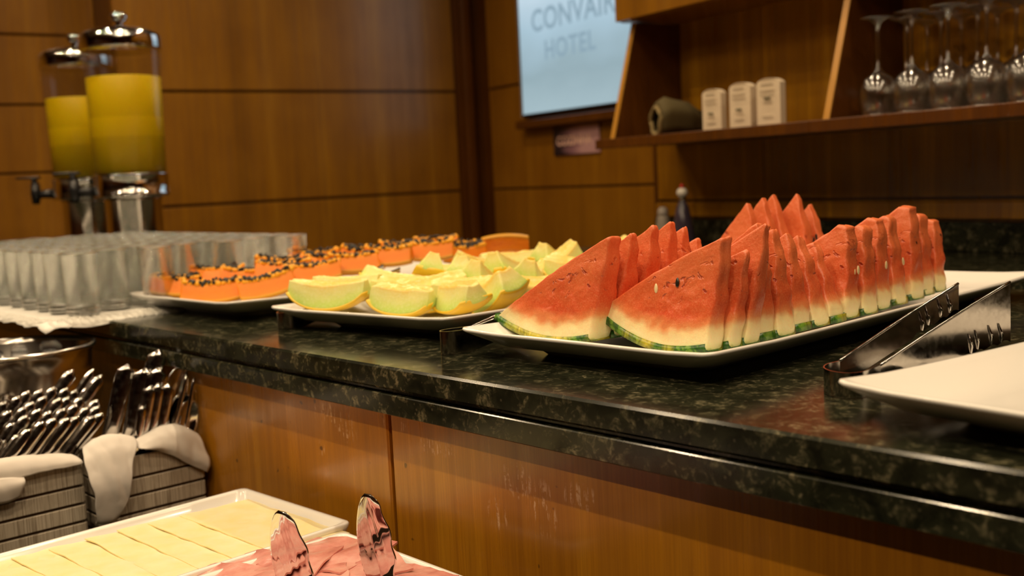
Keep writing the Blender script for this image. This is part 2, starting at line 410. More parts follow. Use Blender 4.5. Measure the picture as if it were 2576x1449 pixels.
def wm_rind():
    k = M('watermelon_rind', rough=.3); v = k.coord()
    n = k.noise(k.coord((1, 1, .7)), 75, 4, .6, 1.2); n2 = k.noise(k.coord(kind='Object', loc=(3, 3, 3)), 16, 3)
    c = k.ramp(n, [(.40, (.012, .06, .008)), (.52, (.035, .13, .012)), (.60, (.13, .28, .03))])
    oi = k.node('ObjectInfo').outputs['Random']
    y = k.math('MULTIPLY', k.ramp(k.math('ADD', n2, k.math('MULTIPLY', oi, .22)), [(.64, 0), (.78, 1)]), 1.0)
    c = k.mix(y, c, k.ramp(n, [(.38, (.16, .12, .01)), (.5, (.45, .40, .03)), (.62, (.62, .52, .05))]))
    k.set('Base Color', c); k.set('Specular IOR Level', .5)
    return k.m
RIND = wm_rind()
SEEDW = plain('pale_seed', (.85, .68, .38), .35); SEEDB = plain('black_seed', (.02, .017, .012), .25)
def seed_mesh(name, mat, L=.0055, W=.0033, T=.0016):
    prof = [(sin(pi*i/8)*(1-.35*(i/8)), -cos(pi*i/8)) for i in range(9)]
    V, Fc = loft([[(max(r, .02)*W*cos(2*pi*j/10), max(r, .02)*T*sin(2*pi*j/10), z*L) for j in range(10)] for r, z in prof])
    me = bpy.data.meshes.new(name); me.from_pydata(V, [], Fc); me.polygons.foreach_set('use_smooth', [True]*len(me.polygons)); me.materials.append(mat)
    return me
SEED_W = seed_mesh('pale_seed', SEEDW); SEED_B = seed_mesh('black_seed', SEEDB)

def melon_slice(label, R, yaw, wd, h, adx, Lz, t, lean, seed, top=.008, seeds=(), roll=0, tap=.62):
    rnd = random.Random(seed)
    e = tag(empty('watermelon_slice', (R[0], R[1], R[2] if len(R) > 2 else .9145), (0, 0, yaw)), label, 'watermelon', 'watermelon slices on the long platter')
    n1, n2, n3 = 26, 20, 20
    # rind curve from right corner to left corner
    rc = []
    for i in range(n1+1):
        u = i/n1; x = -wd*u
        z = .0 + Lz*u**2.2 + .009*(1-u)**3 - .0035*sin(pi*u)
        rc.append((x, z))
    apx, apz = adx, h
    out = list(rc)
    L = rc[-1]; bul = wd*.035
    for i in range(1, n2+1):      # left edge up to the apex
        u = i/n2; x = L[0]+(apx-top-L[0])*u; z = L[1]+(apz-L[1])*u
        b = sin(pi*u)*bul
        out.append((x-b*.5, z+b*.8))
    for i in range(1, 4): out.append((apx-top+2*top*i/3, apz-.0015*abs(i-1.2)))
    Rr = rc[0]
    for i in range(1, n3):
        u = i/n3; x = apx+top+(Rr[0]-apx-top)*u; z = apz+(Rr[1]-apz)*u
        b = sin(pi*u)*.0015+.0012*sin(u*19+seed)
        out.append((x+b, z))
    N = len(out)
    def dist(x, z): return min(sqrt((x-a)**2+(z-b)**2) for a, b in rc)
    ox = sum(p[0] for p in out)/N; oz = sum(p[1] for p in out)/N
    def ring(s, y, ins):
        r = []
        for i, (x, z) in enumerate(out):
            d = sqrt((x-ox)**2+(z-oz)**2); q = s*(1-ins/d)
            r.append((ox+(x-ox)*q, y, oz+(z-oz)*q))
        return r
    rings = [ring(s, 0, .0018) for s in [.03+.0425*q for q in range(23)]]
    rings += [ring(1, y*t, i) for y, i in ((.0, .0018), (.06, .0005), (.2, 0), (.35, 0), (.5, 0), (.65, 0), (.8, 0), (.94, .0005), (1, .0018))]
    rings += [ring(s, t, .0018) for s in [.965-.085*q for q in range(11)]+[.03]]
    S = Vector((seed*3.1, seed*1.7, seed*.9)); V2 = []; att = []
    cav = (adx*.4-wd*.22, h*.62)
    for r in rings:
        for x, y, z in r:
            dd = dist(x, z); p = Vector((x, y, z))+S
            a = min(1, dd/.02)
            side = -1 if y < t*.5 else 1
            dy = a*(.0026*noise.noise(p*32)+.0014*noise.noise(p*100)+.0005*noise.noise(p*260))
            # seed holes and cracks near the top third of the face
            cr = max(0, .26-abs(noise.noise(p*48+Vector((9, 2, 4)))))/.26 if .045 < dd < .085 else 0
            cr = cr**3*max(0, noise.noise(p*18)+.2)*.016
            y2 = y+dy-side*min(cr, t*.3)*.0
            x2 = x+a*.0018*noise.noise(p*60+Vector((5, 5, 5))); z2 = z+a*.0018*noise.noise(p*60+Vector((1, 8, 2)))
            if dd > .05: x2 += .0012*noise.noise(p*170)*a
            y2 = y2*(1-tap*max(0, min(1, z/h))**1.6)
            y2 += lean*(z/h)
            V2.append((x2, y2, z2)); att.append(dd)
    _, Fc = loft(rings)
    mk('flesh', V2, Fc, FLESH, e, attr=('ripe', att))
    # rind: thin skin under the flesh
    prof = []
    for i, (x, z) in enumerate(rc):
        j, k2 = max(i-1, 0), min(i+1, n1)
        tx, tz = rc[k2][0]-rc[j][0], rc[k2][1]-rc[j][1]; l = sqrt(tx*tx+tz*tz); nx, nzv = -tz/l, tx/l
        if nzv > 0: nx, nzv = -nx, -nzv
        thick = .0040
        u = i/n1
        ext = .0045
        prof.append(((x, z), (nx, nzv), thick))
    rg = []
    for (x, z), (nx, nn), th in prof:
        a0 = (x-nx*.0075, z-nn*.0075); a1 = (x+nx*.0006, z+nn*.0006); a2 = (x+nx*.0016, z+nn*.0016)
        rg.append([(a0[0], -.0009+lean*a0[1]/h, a0[1]), (a1[0], -.0010+lean*a1[1]/h, a1[1]), (a2[0], .0012+lean*a2[1]/h, a2[1]), (a2[0], t*.5+lean*a2[1]/h, a2[1]-.0004),
                   (a2[0], t-.0012+lean*a2[1]/h, a2[1]), (a1[0], t+.0010+lean*a1[1]/h, a1[1]), (a0[0], t+.0009+lean*a0[1]/h, a0[1])])
    V, Fc = loft(rg)
    mk('rind', V, Fc, RIND, e)
    for (x, z, side, kind) in seeds:
        y = (-.0004 if side < 0 else t)+lean*z/h
        o = link('seed', SEED_W if kind == 'w' else SEED_B, e, (x, y, z), (radians(rnd.uniform(-15, 15)), radians(rnd.uniform(-50, 50)), 0))
        if side == 0:
            o.location = (x, t*.5+lean*z/h, z); o.rotation_euler = (0, radians(rnd.uniform(-20, 20)), pi/2)
        o['label'] = 'pale seed' if kind == 'w' else 'black seed'
    return e
ORD = ['first', 'second', 'third', 'fourth', 'fifth', 'sixth', 'seventh', 'eighth']
A = [(-.85, .89, .011, .126), (-.846, .928, .008, .127), (-.843, .966, .007, .134), (-.843, 1.006, 0, .136), (-.845, 1.046, -.01, .127), (-.85, 1.086, -.016, .109)]
B = [(-.692, .901, .003, .126), (-.683, .93, .004, .11), (-.6815, .957, .011, .137), (-.683, .987, -.018, .135), (-.681, 1.02, -.022, .126), (-.686, 1.062, -.027, .118), (-.687, 1.104, -.037, .112), (-.686, 1.142, -.041, .102)]
Cc = [(-.691, 1.18, -.017, .12), (-.689, 1.222, -.019, .117), (-.695, 1.267, -.021, .124), (-.7, 1.322, -.028, .124), (-.706, 1.38, -.024, .134), (-.714, 1.428, -.023, .121), (-.718, 1.474, -.021, .109)]
D = [(-.925, 1.345, -.04, .143), (-.92, 1.385, -.045, .149), (-.92, 1.42, -.05, .153), (-.905, 1.455, -.045, .151), (-.905, 1.50, -.05, .133)]
Z0 = .9180
for rows, nm, ref in ((A, 'left row', 'A'), (B, 'front right row', 'B'), (Cc, 'far right row', 'C'), (D, 'rear row', 'D')):
    for i, (x, y, ax, az) in enumerate(rows):
        nxt = rows[i+1][1]-y if i+1 < len(rows) else .034
        t = min(nxt-.0015, .036 if ref != 'D' else .033)
        wd, Lz, yaw, top = .172, .022, 0, .0012
        rnd = random.Random(i*7+ord(ref)); seeds = []
        if ref == 'A': wd = .17+.004*(i == 0)-.004*i; yaw = radians(-2)
        if ref == 'B':
            wd = .165; 
            if i == 0: wd, Lz, yaw = .178, .036, radians(-5)
            if i == 1: top = .002
        if ref == 'C': wd = .16; top = (.006, .004, .007, .004, .008, .005, .006)[i]
        if ref == 'D': wd = .125; top = .001; Lz = .03
        if ref == 'A' and i == 0: label = 'front watermelon slice of the left row, broad cut face toward the melon platter'
        elif ref == 'B' and i == 0: label = 'frontmost broad watermelon slice with a crack and a black seed near its tip'; seeds = [(-.052, .078, -1, 'b'), (-.083, .070, -1, 'w')]
        elif ref == 'B' and i == 1: label = 'low narrow watermelon slice directly behind the frontmost broad slice'
        elif ref == 'C' and i == 0: label = 'watermelon slice with a flat pale seed on its dark red side, mid platter'; seeds = [(-.004, .062, 0, 'w'), (.001, .066, 0, 'w')]
        elif ref == 'C' and i == len(rows)-1: label = 'last watermelon slice of the far right row, next to the bare platter end'; seeds = [(-.01, .085, 0, 'b'), (-.006, .05, 0, 'w')]
        elif ref == 'C' and i == 4: label = 'tallest watermelon slice of the far right row with a blunt top'; seeds = [(-.01, .082, 0, 'b')]
        else:
            label = '%s watermelon slice from the front in the %s' % (ORD[i], nm)
            if ref == 'C' and i in (2, 3): seeds = [(-.004, .064, 0, 'w')]
            if ref == 'D' and i in (3, 4): seeds = [(-.012, .085, 0, 'b'), (-.016, .080, 0, 'b')]
        melon_slice(label, (x, y, Z0), yaw, wd, az+.0015, ax, Lz, t, .030, i*3+ord(ref), top, seeds, 0, .45 if (ref in 'AB' and i == 0) or ref == 'C' else .72)

# ---------------------------------------------------------------- melon and papaya wedges
def fruit_mat(name, stops, grain=300, gl=.3, mott=None):
    k = M(name, rough=gl); at = k.node('Attribute', attribute_name='depth').outputs['Fac']; v = k.coord()
    n1 = k.noise(v, 60, 3); n2 = k.noise(v, grain, 3, .6)
    f = k.math('ADD', k.math('MULTIPLY', at, 20), k.math('MULTIPLY', k.math('SUBTRACT', n1, .5), .16))
    c = k.ramp(f, stops)
    if mott: c = k.mix(k.math('MULTIPLY', k.ramp(n2, [(.45, 0), (.7, 1)]), .25), c, mott)
    k.set('Base Color', c); k.set('Subsurface Weight', .3); k.set('Subsurface Radius', (.012, .010, .004)); k.set('Subsurface Scale', .7)
    k.set('Roughness', gl); k.set('Specular IOR Level', .35); k.bump(n2, .35, .0006)
    return k.m
HONEY = fruit_mat('honeydew_flesh', [(0, (.62, .66, .26)), (.08, (.50, .68, .14)), (.24, (.62, .74, .20)), (.45, (.76, .76, .28)), (.64, (.80, .72, .26)), (.76, (.82, .60, .14))], 260, .28, (.92, .92, .62))
HRIND = plain('yellow_melon_rind', (.80, .52, .03), .35, (220, .3, .0006))
PAP = fruit_mat('papaya_flesh', [(0, (.74, .30, .004)), (.1, (.80, .225, .001)), (.35, (.82, .21, .001)), (.62, (.84, .25, .002)), (.7, (.86, .38, .004))], 300, .42, (.84, .28, .006))
PRIND = plain('green_orange_papaya_skin', (.68, .32, .01), .4, (120, .3, .0006))
PULP = plain('papaya_pulp', (.88, .40, .008), .3, (400, .5, .001))
def wedge(R0, La, cav, Lc, x0, x1, ha, seed, nx=26, rnd_=0.0):
    """boat-shaped wedge of a fruit of revolution about x; rind down; returns V,F,depth,rind V,F, inner surface fn"""
    Rf = lambda x: R0*sqrt(max(.02, 1-(x/La)**2)); cf = lambda x: max(.004, cav*sqrt(max(0, 1-(x/Lc)**2)))
    S = Vector((seed*2.3, seed*.7, seed*1.9))
    ni, ns, no = 9, 9, 11
    def sec(x, s=1.0, xx=None):
        Rr, c = Rf(x), cf(x); pts = []
        for i in range(ni): a = -ha+2*ha*i/(ni-1); pts.append((c, a))
        for i in range(1, ns): pts.append((c+(Rr-c)*i/ns, ha))
        for i in range(no): a = ha-2*ha*i/(no-1); pts.append((Rr, a))
        for i in range(1, ns): pts.append((Rr+(c-Rr)*i/ns, -ha))
        rm = (Rr+c)/2; out = []
        for r, a in pts:
            y, z = r*sin(a), -r*cos(a)
            y, z = y*s, (z+rm)*s-rm
            out.append((xx if xx is not None else x, y, z, max(0, Rr-sqrt(y*y+z*z))))
        return out
    er = 1-rnd_; rings = [sec(x0, .1*er), sec(x0, .45*er), sec(x0, .8*er), sec(x0, .955*er)]
    for i in range(nx+1): rings.append(sec(x0+(x1-x0)*i/nx, .985 if i in (0, nx) else 1, None if 0 < i < nx else (x0+.0007 if i == 0 else x1-.0007)))
    rings = rings[:4]+[sec(x0+(x1-x0)*i/nx, (.985 if i in (0, nx) else 1)*(1-rnd_*abs(2*i/nx-1)**5), None if 0 < i < nx else (x0+.0007 if i == 0 else x1-.0007)) for i in range(nx+1)]+[sec(x1, .955*er), sec(x1, .8*er), sec(x1, .45*er), sec(x1, .1*er)]
    V = []; dep = []
    for r in rings:
        for x, y, z, d in r:
            p = Vector((x, y, z))+S; k = min(1, d/.006); q = .0011*noise.noise(p*90)*k; rag = .0016*noise.noise(p*150)*max(0, 1-abs(sqrt(y*y+z*z)-cf(x))/.007)
            V.append((x+.001*noise.noise(p*70+S)*k, y+q, z+q+rag+R0)); dep.append(d)
    _, Fc = loft(rings)
    rr = []
    for i in range(nx+1):
        x = x0+(x1-x0)*i/nx; Rr = Rf(x); Rr -= (Rr-cf(x))*.5*rnd_*abs(2*i/nx-1)**5
        rr.append([(x, (Rr+o)*sin(a), -(Rr+o)*cos(a)+R0) for o, a in [(-.0022, -ha-.008)]+[(.0009, -ha-.006+2*(ha+.006)*j/10) for j in range(11)]+[(-.0022, ha+.008)]])
    RV, RF = loft(rr)
    return V, Fc, dep, RV, RF, cf
def rotm(yaw, roll, pitch): return (roll, pitch, yaw)
def place_wedge(name, cat, grp, label, p, ztip, yaw, roll, pitch, prm, flesh, rind, seed, seeds=False, rnd_=0.0):
    R0, La, cav, Lc, x0, x1, ha = prm
    V, Fc, dep, RV, RF, cf = wedge(*prm, seed, rnd_=rnd_)
    e = empty(name, (0, 0, 0), rotm(yaw, roll, pitch)); tag(e, label, cat, grp)
    from mathutils import Euler
    mw = Euler(rotm(yaw, roll, pitch)).to_matrix()
    zs = [(mw @ Vector(v)) for v in V]; zmin = min(q.z for q in zs); zmax = max(q.z for q in zs)
    cx = sum(q.x for q in zs)/len(zs); cy = sum(q.y for q in zs)/len(zs)
    z = max(.9135-zmin, ztip-zmax)
    e.location = (p[0]-cx, p[1]-cy, z)
    mk('flesh', V, Fc, flesh, e, attr=('depth', dep)); mk('rind', RV, RF, rind, e)
    if seeds:
        rnd = random.Random(seed+99); SV, SF, PV, PF = [], [], [], []
        c0 = x0*.86; c1 = x1*.86
        for i in range(rnd.randint(95, 130)):
            x = rnd.uniform(c0, c1); a = rnd.gauss(0, ha*.55); a = max(-ha*1.05, min(ha*1.05, a)); c = cf(x)
            y, zz = c*sin(a)*1.0, -c*cos(a)+R0+rnd.uniform(-.001, .0075)
            r = rnd.uniform(.0024, .0036)
            v, f = lathe([(r*sin(pi*q/5)+.0001, -r*1.25*cos(pi*q/5)) for q in range(6)], 7)
            q = Vector((rnd.uniform(-1, 1), rnd.uniform(-1, 1), rnd.uniform(-1, 1))).to_track_quat('Z', 'Y').to_matrix()
            o = len(SV); SV += [tuple(q @ Vector(k)+Vector((x, y, zz))) for k in v]; SF += [tuple(k+o for k in g) for g in f]
        for i in range(70):
            x = rnd.uniform(x0, x1); a = rnd.uniform(-ha, ha); c = cf(x)
            if rnd.random() < .6: a = rnd.choice((-1, 1))*ha*rnd.uniform(.75, 1.0)
            y, zz = c*sin(a), -c*cos(a)+R0+.001
            r = rnd.uniform(.0025, .0048)
            v, f = lathe([(r*sin(pi*q/5)+.0001, -r*1.1*cos(pi*q/5)) for q in range(6)], 7)
            o = len(PV); PV += [(k[0]+x, k[1]+y, k[2]+zz) for k in v]; PF += [tuple(k+o for k in g) for g in f]
        tag(mk('seeds', SV, SF, SEEDB, e), 'glossy black papaya seeds', kind='stuff')
        tag(mk('pulp', PV, PF, PULP, e), 'yellow-orange stringy pulp', kind='stuff')
    return e
HP = (.070, .088, .030, .055)
# (x, y, ztip, yaw, roll, pitch, x0, x1, halfangle, label)
ML = [
 (-1.405, .902, .978, 30, 4, 0, -.060, .056, 24, 'large melon crescent lying at the left corner of its platter, cut side to the front'),
 (-1.262, .935, .974, 25, 4, 4, -.046, .040, 25, 'short melon wedge at the front edge with yellow rind under its right end'),
 (-1.19, .985, .976, -8, 8, -6, -.040, .034, 26, 'melon wedge second from the platter corner, standing end-on with yellow foot'),
 (-1.185, 1.05, .990, -5, 14, -32, -.050, .028, 26, 'tall upright melon wedge with a square yellow rind patch near the watermelon'),
 (-1.45, .965, .978, 30, -8, 0, -.050, .055, 23, 'melon wedge showing just behind the large left corner crescent'),
 (-1.43, 1.045, .985, 15, -25, 8, -.06, .055, 22, 'pointed green melon crescent leaning toward the papaya platter'),
 (-1.36, 1.02, .972, 40, 12, 0, -.055, .05, 24, 'pale melon crescent in the second row behind the left corner pair'),
 (-1.30, 1.02, .980, 70, 25, -8, -.05, .05, 24, 'melon wedge behind the short front wedge, green edge curling up'),
 (-1.41, 1.10, 1.002, 150, 18, 30, -.052, .048, 25, 'high-peaked melon wedge nearest the middle tongs with orange seed hollow'),
 (-1.35, 1.12, 1.000, 140, 10, 25, -.05, .045, 25, 'melon wedge right of the high-peaked one, hollow facing the front'),
 (-1.29, 1.12, .996, 115, 15, 18, -.05, .05, 24, 'broad melon wedge in the middle of the heap'),
 (-1.40, 1.215, 1.0, 80, 10, 12, -.05, .05, 24, 'first blunt melon top along the rear left edge of the heap'),
 (-1.335, 1.21, 1.0, 110, -8, 15, -.05, .045, 24, 'second blunt melon top along the rear edge of the heap'),
 (-1.25, 1.18, .994, 130, 20, 12, -.05, .05, 25, 'melon wedge with orange-streaked hollow below the rear tops'),
 (-1.32, 1.30, 1.007, 75, 15, -24, -.055, .05, 26, 'tallest melon wedge at the rear with two ragged peaks'),
 (-1.37, 1.36, 1.003, 100, 5, 20, -.05, .045, 24, 'melon wedge behind the tallest ragged one'),
 (-1.325, 1.45, 1.004, 60, 10, -25, -.05, .045, 25, 'last upright melon wedge, nearest the left watermelon row tips'),
 (-1.24, 1.29, .986, 35, 15, 4, -.055, .055, 25, 'melon crescent lying low beside the rear peaks'),
 (-1.155, 1.125, .975, 62, 26, 2, -.072, .072, 27, 'longest melon slice lying flat with amber seed hollow beside the watermelon'),
 (-1.25, 1.05, .972, 50, 18, 0, -.05, .05, 24, 'melon wedge wedged between the standing pair and the longest slice'),
 (-1.27, 1.40, .975, 20, 5, 0, -.05, .05, 24, 'melon wedge on the bottom layer at the rear of the platter'),
 (-1.46, 1.20, .975, 55, -10, 0, -.05, .05, 24, 'melon wedge on the far left edge beside the papaya'),
 (-1.46, 1.33, .985, 65, -10, 0, -.05, .05, 24, 'melon wedge behind the far left edge piece'),
]
for i, (x, y, zt, yw, rl, pt, a, b, ha, lb) in enumerate(ML):
    place_wedge('melon_wedge', 'melon', 'melon wedges on the platter', lb, (x, y), zt, radians(yw), radians(rl), radians(pt), ((.076, .096, .036, .084) if abs(pt) < 10 else (.076, .094, .035, .070))+(a*1.1, b*1.1, radians(ha)), HONEY, HRIND, i+1, rnd_=.32 if abs(pt) < 10 else .12)
PPM = (.058, .11, .026, .075)
PL = [
 (-1.925, .90, .966, 50, 4, 3, -.045, .042, 34, 'papaya block at the left corner of its platter with one dark seed on its side'),
 (-1.79, .905, .962, 48, 6, 0, -.055, .055, 32, 'front papaya slice with a dense pocket of black seeds'),
 (-1.705, .965, .976, 62, 4, -10, -.05, .05, 32, 'papaya slice with sharp orange corner next to the melon crescent'),
 (-1.93, .985, .974, 40, -5, 0, -.05, .05, 33, 'papaya piece behind the left corner block'),
 (-1.84, 1.0, .978, 55, 5, 5, -.05, .045, 33, 'papaya piece behind the front slice, pale end up'),
 (-1.77, 1.04, .984, 45, 0, 0, -.05, .05, 33, 'papaya piece thick with seeds in the second row'),
 (-1.87, 1.09, .990, 65, 8, 5, -.05, .045, 33, 'papaya piece raised in the middle next to the drinking glasses'),
 (-1.70, 1.06, .984, 58, 0, -4, -.05, .05, 33, 'papaya piece directly above the pointed melon crescent'),
 (-1.78, 1.14, .992, 50, 4, 6, -.05, .05, 33, 'papaya piece covered in black seeds mid platter'),
 (-1.70, 1.15, .990, 66, 0, 0, -.045, .045, 34, 'papaya piece with a smooth orange face left of the tongs'),
 (-1.90, 1.19, .990, 40, 4, 0, -.05, .05, 33, 'papaya piece low beside the last drinking glasses'),
 (-1.80, 1.24, 1.0, 60, 10, 10, -.045, .045, 34, 'papaya piece with a rounded salmon end pointing up'),
 (-1.71, 1.24, .998, 45, 5, 0, -.045, .045, 34, 'papaya piece behind the tongs with an upturned pink end'),
 (-1.79, 1.33, 1.0, 70, 0, 5, -.045, .045, 33, 'papaya piece toward the rear with tangled seeds'),
 (-1.70, 1.33, 1.002, 50, 6, 0, -.05, .05, 33, 'papaya piece bristling with seeds above the tall melon wedges'),
 (-1.80, 1.43, 1.0, 55, 0, 0, -.045, .045, 33, 'papaya piece second from the rear'),
 (-1.71, 1.43, .992, 60, 20, 0, -.045, .045, 34, 'smooth orange papaya piece behind the melon tops'),
 (-1.69, 1.53, 1.0, 48, 165, 0, -.05, .05, 34, 'rearmost papaya piece turned skin side up'),
]
for i, (x, y, zt, yw, rl, pt, a, b, ha, lb) in enumerate(PL):
    place_wedge('papaya_piece', 'papaya', 'papaya pieces on the platter', lb, (x, y), zt, radians(yw), radians(rl), radians(pt), PPM+(a, b, radians(ha)), PAP, PRIND, i+51, seeds=(i != 17))

# ---------------------------------------------------------------- tumblers on a lace-covered tray
tr = tag(empty('glass_tray', (-2.38, .95, .9005)), 'wide dark serving tray under the lace cloth, holding the drinking glasses', 'tray')
box('tray_base', -.47, .47, -.295, .295, 0, .006, BLACKP, tr, .002)
ce = tag(empty('lace_cloth', (-2.38, .95, .9085)), 'white lace cloth spread over the glass tray and hanging past the counter edge', 'cloth')
V, Fc = [], []; nx_, ny_ = 90, 64; ax_, ay_ = .503, .318
for j in range(ny_+1):
    for i in range(nx_+1):
        x = -ax_+2*ax_*i/nx_; y = -ay_+2*ay_*j/ny_
        dx = max(0, abs(x)-.474); dy = max(0, abs(y)-.298); d = sqrt(dx*dx+dy*dy)
        wv = .0025*sin(x*55+1)*min(1, dy/.02)+.0025*sin(y*60)*min(1, dx/.02)
        sc_ = .0020*sin(i*1.9)*(1 if j in (0, ny_) else 0)+.0020*sin(j*1.9)*(1 if i in (0, nx_) else 0)
        V.append((x+sc_, y+sc_, -d*.42+wv+.0006*noise.noise(Vector((x*30, y*30, 0)))))
for j in range(ny_):
    for i in range(nx_):
        a = j*(nx_+1)+i; Fc.append((a, a+1, a+nx_+2, a+nx_+1))
cl = mk('cloth_sheet', V, Fc, LACE, ce); sm = cl.modifiers.new('s', 'SOLIDIFY'); sm.thickness = .0009
# raised lace motifs round the border
LV, LF = [], []
rl_ = random.Random(4)
for k in range(90):
    u = k/90; side = k % 2
    if side: x, y = -.46+u*.92, -.303+.004*sin(k)
    else: x, y = .484+.004*sin(k), -.29+u*.58
    for q in range(2):
        R_ = .012+.006*q
        pts = [(x+R_*cos(2*pi*i/10), y+R_*.6*sin(2*pi*i/10), .001-max(0, sqrt(max(0, abs(x+R_*cos(2*pi*i/10))-.474)**2+max(0, abs(y+R_*.6*sin(2*pi*i/10))-.298)**2))*.42+.0012) for i in range(11)]
        v, f = tube(pts, .0008, 4); o = len(LV); LV += v; LF += [tuple(i+o for i in g) for g in f]
tag(mk('lace_border', LV, LF, LACE, ce), kind='stuff')

tp = [(.0283, .0175), (.0330, .110), (.0322, .1105), (.0268, .0185), (.012, .0172), (.001, .0172)]
V, Fc = lathe(tp, 28, cap=(False, True))
tum = mk('drinking_glass', V, Fc, GLASS)
tag(tum, 'plain clear straight-sided drinking glass standing on the lace cloth', 'glass', 'drinking glasses on the lace-covered tray')
hr = []
for q in range(13):
    z = .019*q/12; bul = .0012*abs(sin(pi*z/.0073)); taper = 1-.16*max(0, 1-z/.004)**2
    hr.append([((.0284+bul+.0009*abs(sin(7*pi*2*i/112)))*taper*cos(2*pi*i/56), (.0284+bul+.0009*abs(sin(7*pi*2*i/112)))*taper*sin(2*pi*i/56), z) for i in range(56)])
hr += [[(r_*cos(2*pi*i/56), r_*sin(2*pi*i/56), z) for i in range(56)] for r_, z in ((.0262, .0192), (.022, .0170), (.014, .0150), (.002, .0143))]
mk('heel', *loft(hr), GLINT, tum)
mk('rim', *lathe([(.0326+.0014*cos(a), .1115+.0016*sin(a)) for a in [2*pi*q/10-pi/2 for q in range(11)]], 28, cap=(False, False)), RIMG, tum)
rg_ = random.Random(2); first = True
for j in range(7):
    for i in range(12):
        x = -1.935-.0745*i+rg_.uniform(-.002, .002)-(.037 if j % 2 else 0); y = .722+.0725*j+rg_.uniform(-.002, .002)
        if x < -2.82: continue
        if first: tum.location = (x, y, .9105); first = False; continue
        dup(tum, (x, y, .9105))

# ---------------------------------------------------------------- juice dispensers
JUICE = M('orange_juice', (1.0, .68, .003), .35, Subsurface_Weight=.2).m
def dispenser(x, y, zj, label, yaw, s=1.0):
    e = tag(empty('juice_dispenser', (x, y, .9), (0, 0, yaw)), label, 'juice dispenser')
    q = mk('pedestal', *lathe([(.088, 0), (.088, .006), (.078, .010), (.075, .018), (.075, .20), (.078, .206), (.078, .212)], 48), STEEL, e)
    mk('collar', *lathe([(.070, .212), (.099, .214), (.101, .218), (.101, .224), (.099, .226), (.0985, .270), (.101, .273), (.101, .277), (.094, .278)], 48), CHROME, e)
    mk('tank', *lathe([(.096, .279), (.0975, .40), (.103, .60), (.104, .618), (.1012, .618), (.1002, .60), (.0948, .40), (.0933, .281)], 48, cap=(False, False)), TANK, e)
    a = .0925; b = .0925+(.0995-.0925)*(zj-.28)/.34
    mk('juice', *lathe([(.01, .2795), (a, .2805), (b, zj-.002), (b-.001, zj), (.01, zj)], 48), JUICE, e)
    ld = mk('lid', *lathe([(.098, .612), (.106, .613), (.1075, .617), (.1075, .646), (.105, .653), (.096, .660), (.070, .669), (.035, .675), (.012, .677), (.011, .684)], 48), CHROME, e)
    mk('knob', *lathe([(.008, .682), (.010, .688), (.021, .693), (.024, .702), (.021, .711), (.012, .716), (.002, .717)], 24), CHROME, ld)
    # tap pointing along local -x
    sp = mk('spigot', *merge(tube([(-.095, 0, .235), (-.125, 0, .235), (-.150, 0, .232)], [.016, .013, .011], 12), tube([(-.152, 0, .268), (-.152, 0, .236), (-.154, 0, .205)], [.013, .016, .011], 12)), BLACKP, e)
    mk('lever', *merge(tube([(-.152, 0, .266), (-.155, 0, .284)], [.010, .008], 10), bxm(-.205, -.135, -.011, .011, .283, .290, .002)), BLACKP, sp)
    return e
dispenser(-2.905, 1.25, .539, 'nearer taller-looking juice dispenser, clear tank nearly full of orange juice', radians(58))
dispenser(-3.345, 1.295, .520, 'second juice dispenser half hidden behind the nearer one', radians(55))

# ---------------------------------------------------------------- tongs
def strip(path, zt, zb, th=.0011):
    """closed metal strip standing on edge along a plan path; zt/zb = top/bottom heights per point"""
    n = len(path); rings = []
    for k in range(n):
        a = Vector(path[max(k-1, 0)]); b = Vector(path[min(k+1, n-1)]); t = (b-a).normalized(); nn = Vector((-t.y, t.x))
        x, y = path[k]; o = nn*th*.5
        rings.append([(x+o.x, y+o.y, zb[k]), (x+o.x, y+o.y, (zb[k]+zt[k])/2), (x+o.x, y+o.y, zt[k]), (x-o.x, y-o.y, zt[k]), (x-o.x, y-o.y, (zb[k]+zt[k])/2), (x-o.x, y-o.y, zb[k])])
    return loft(rings)
def cr(pts, n=10):
    out = []
    P = [Vector(p) for p in pts]; P = [P[0]*2-P[1]]+P+[P[-1]*2-P[-2]]
    for i in range(1, len(P)-2):
        for k in range(n):
            t = k/n; a, b, c, d = P[i-1], P[i], P[i+1], P[i+2]
            out.append(.5*((2*b)+(c-a)*t+(2*a-5*b+4*c-d)*t*t+(3*b-a-3*c+d)*t**3))
    out.append(P[-2]); return out
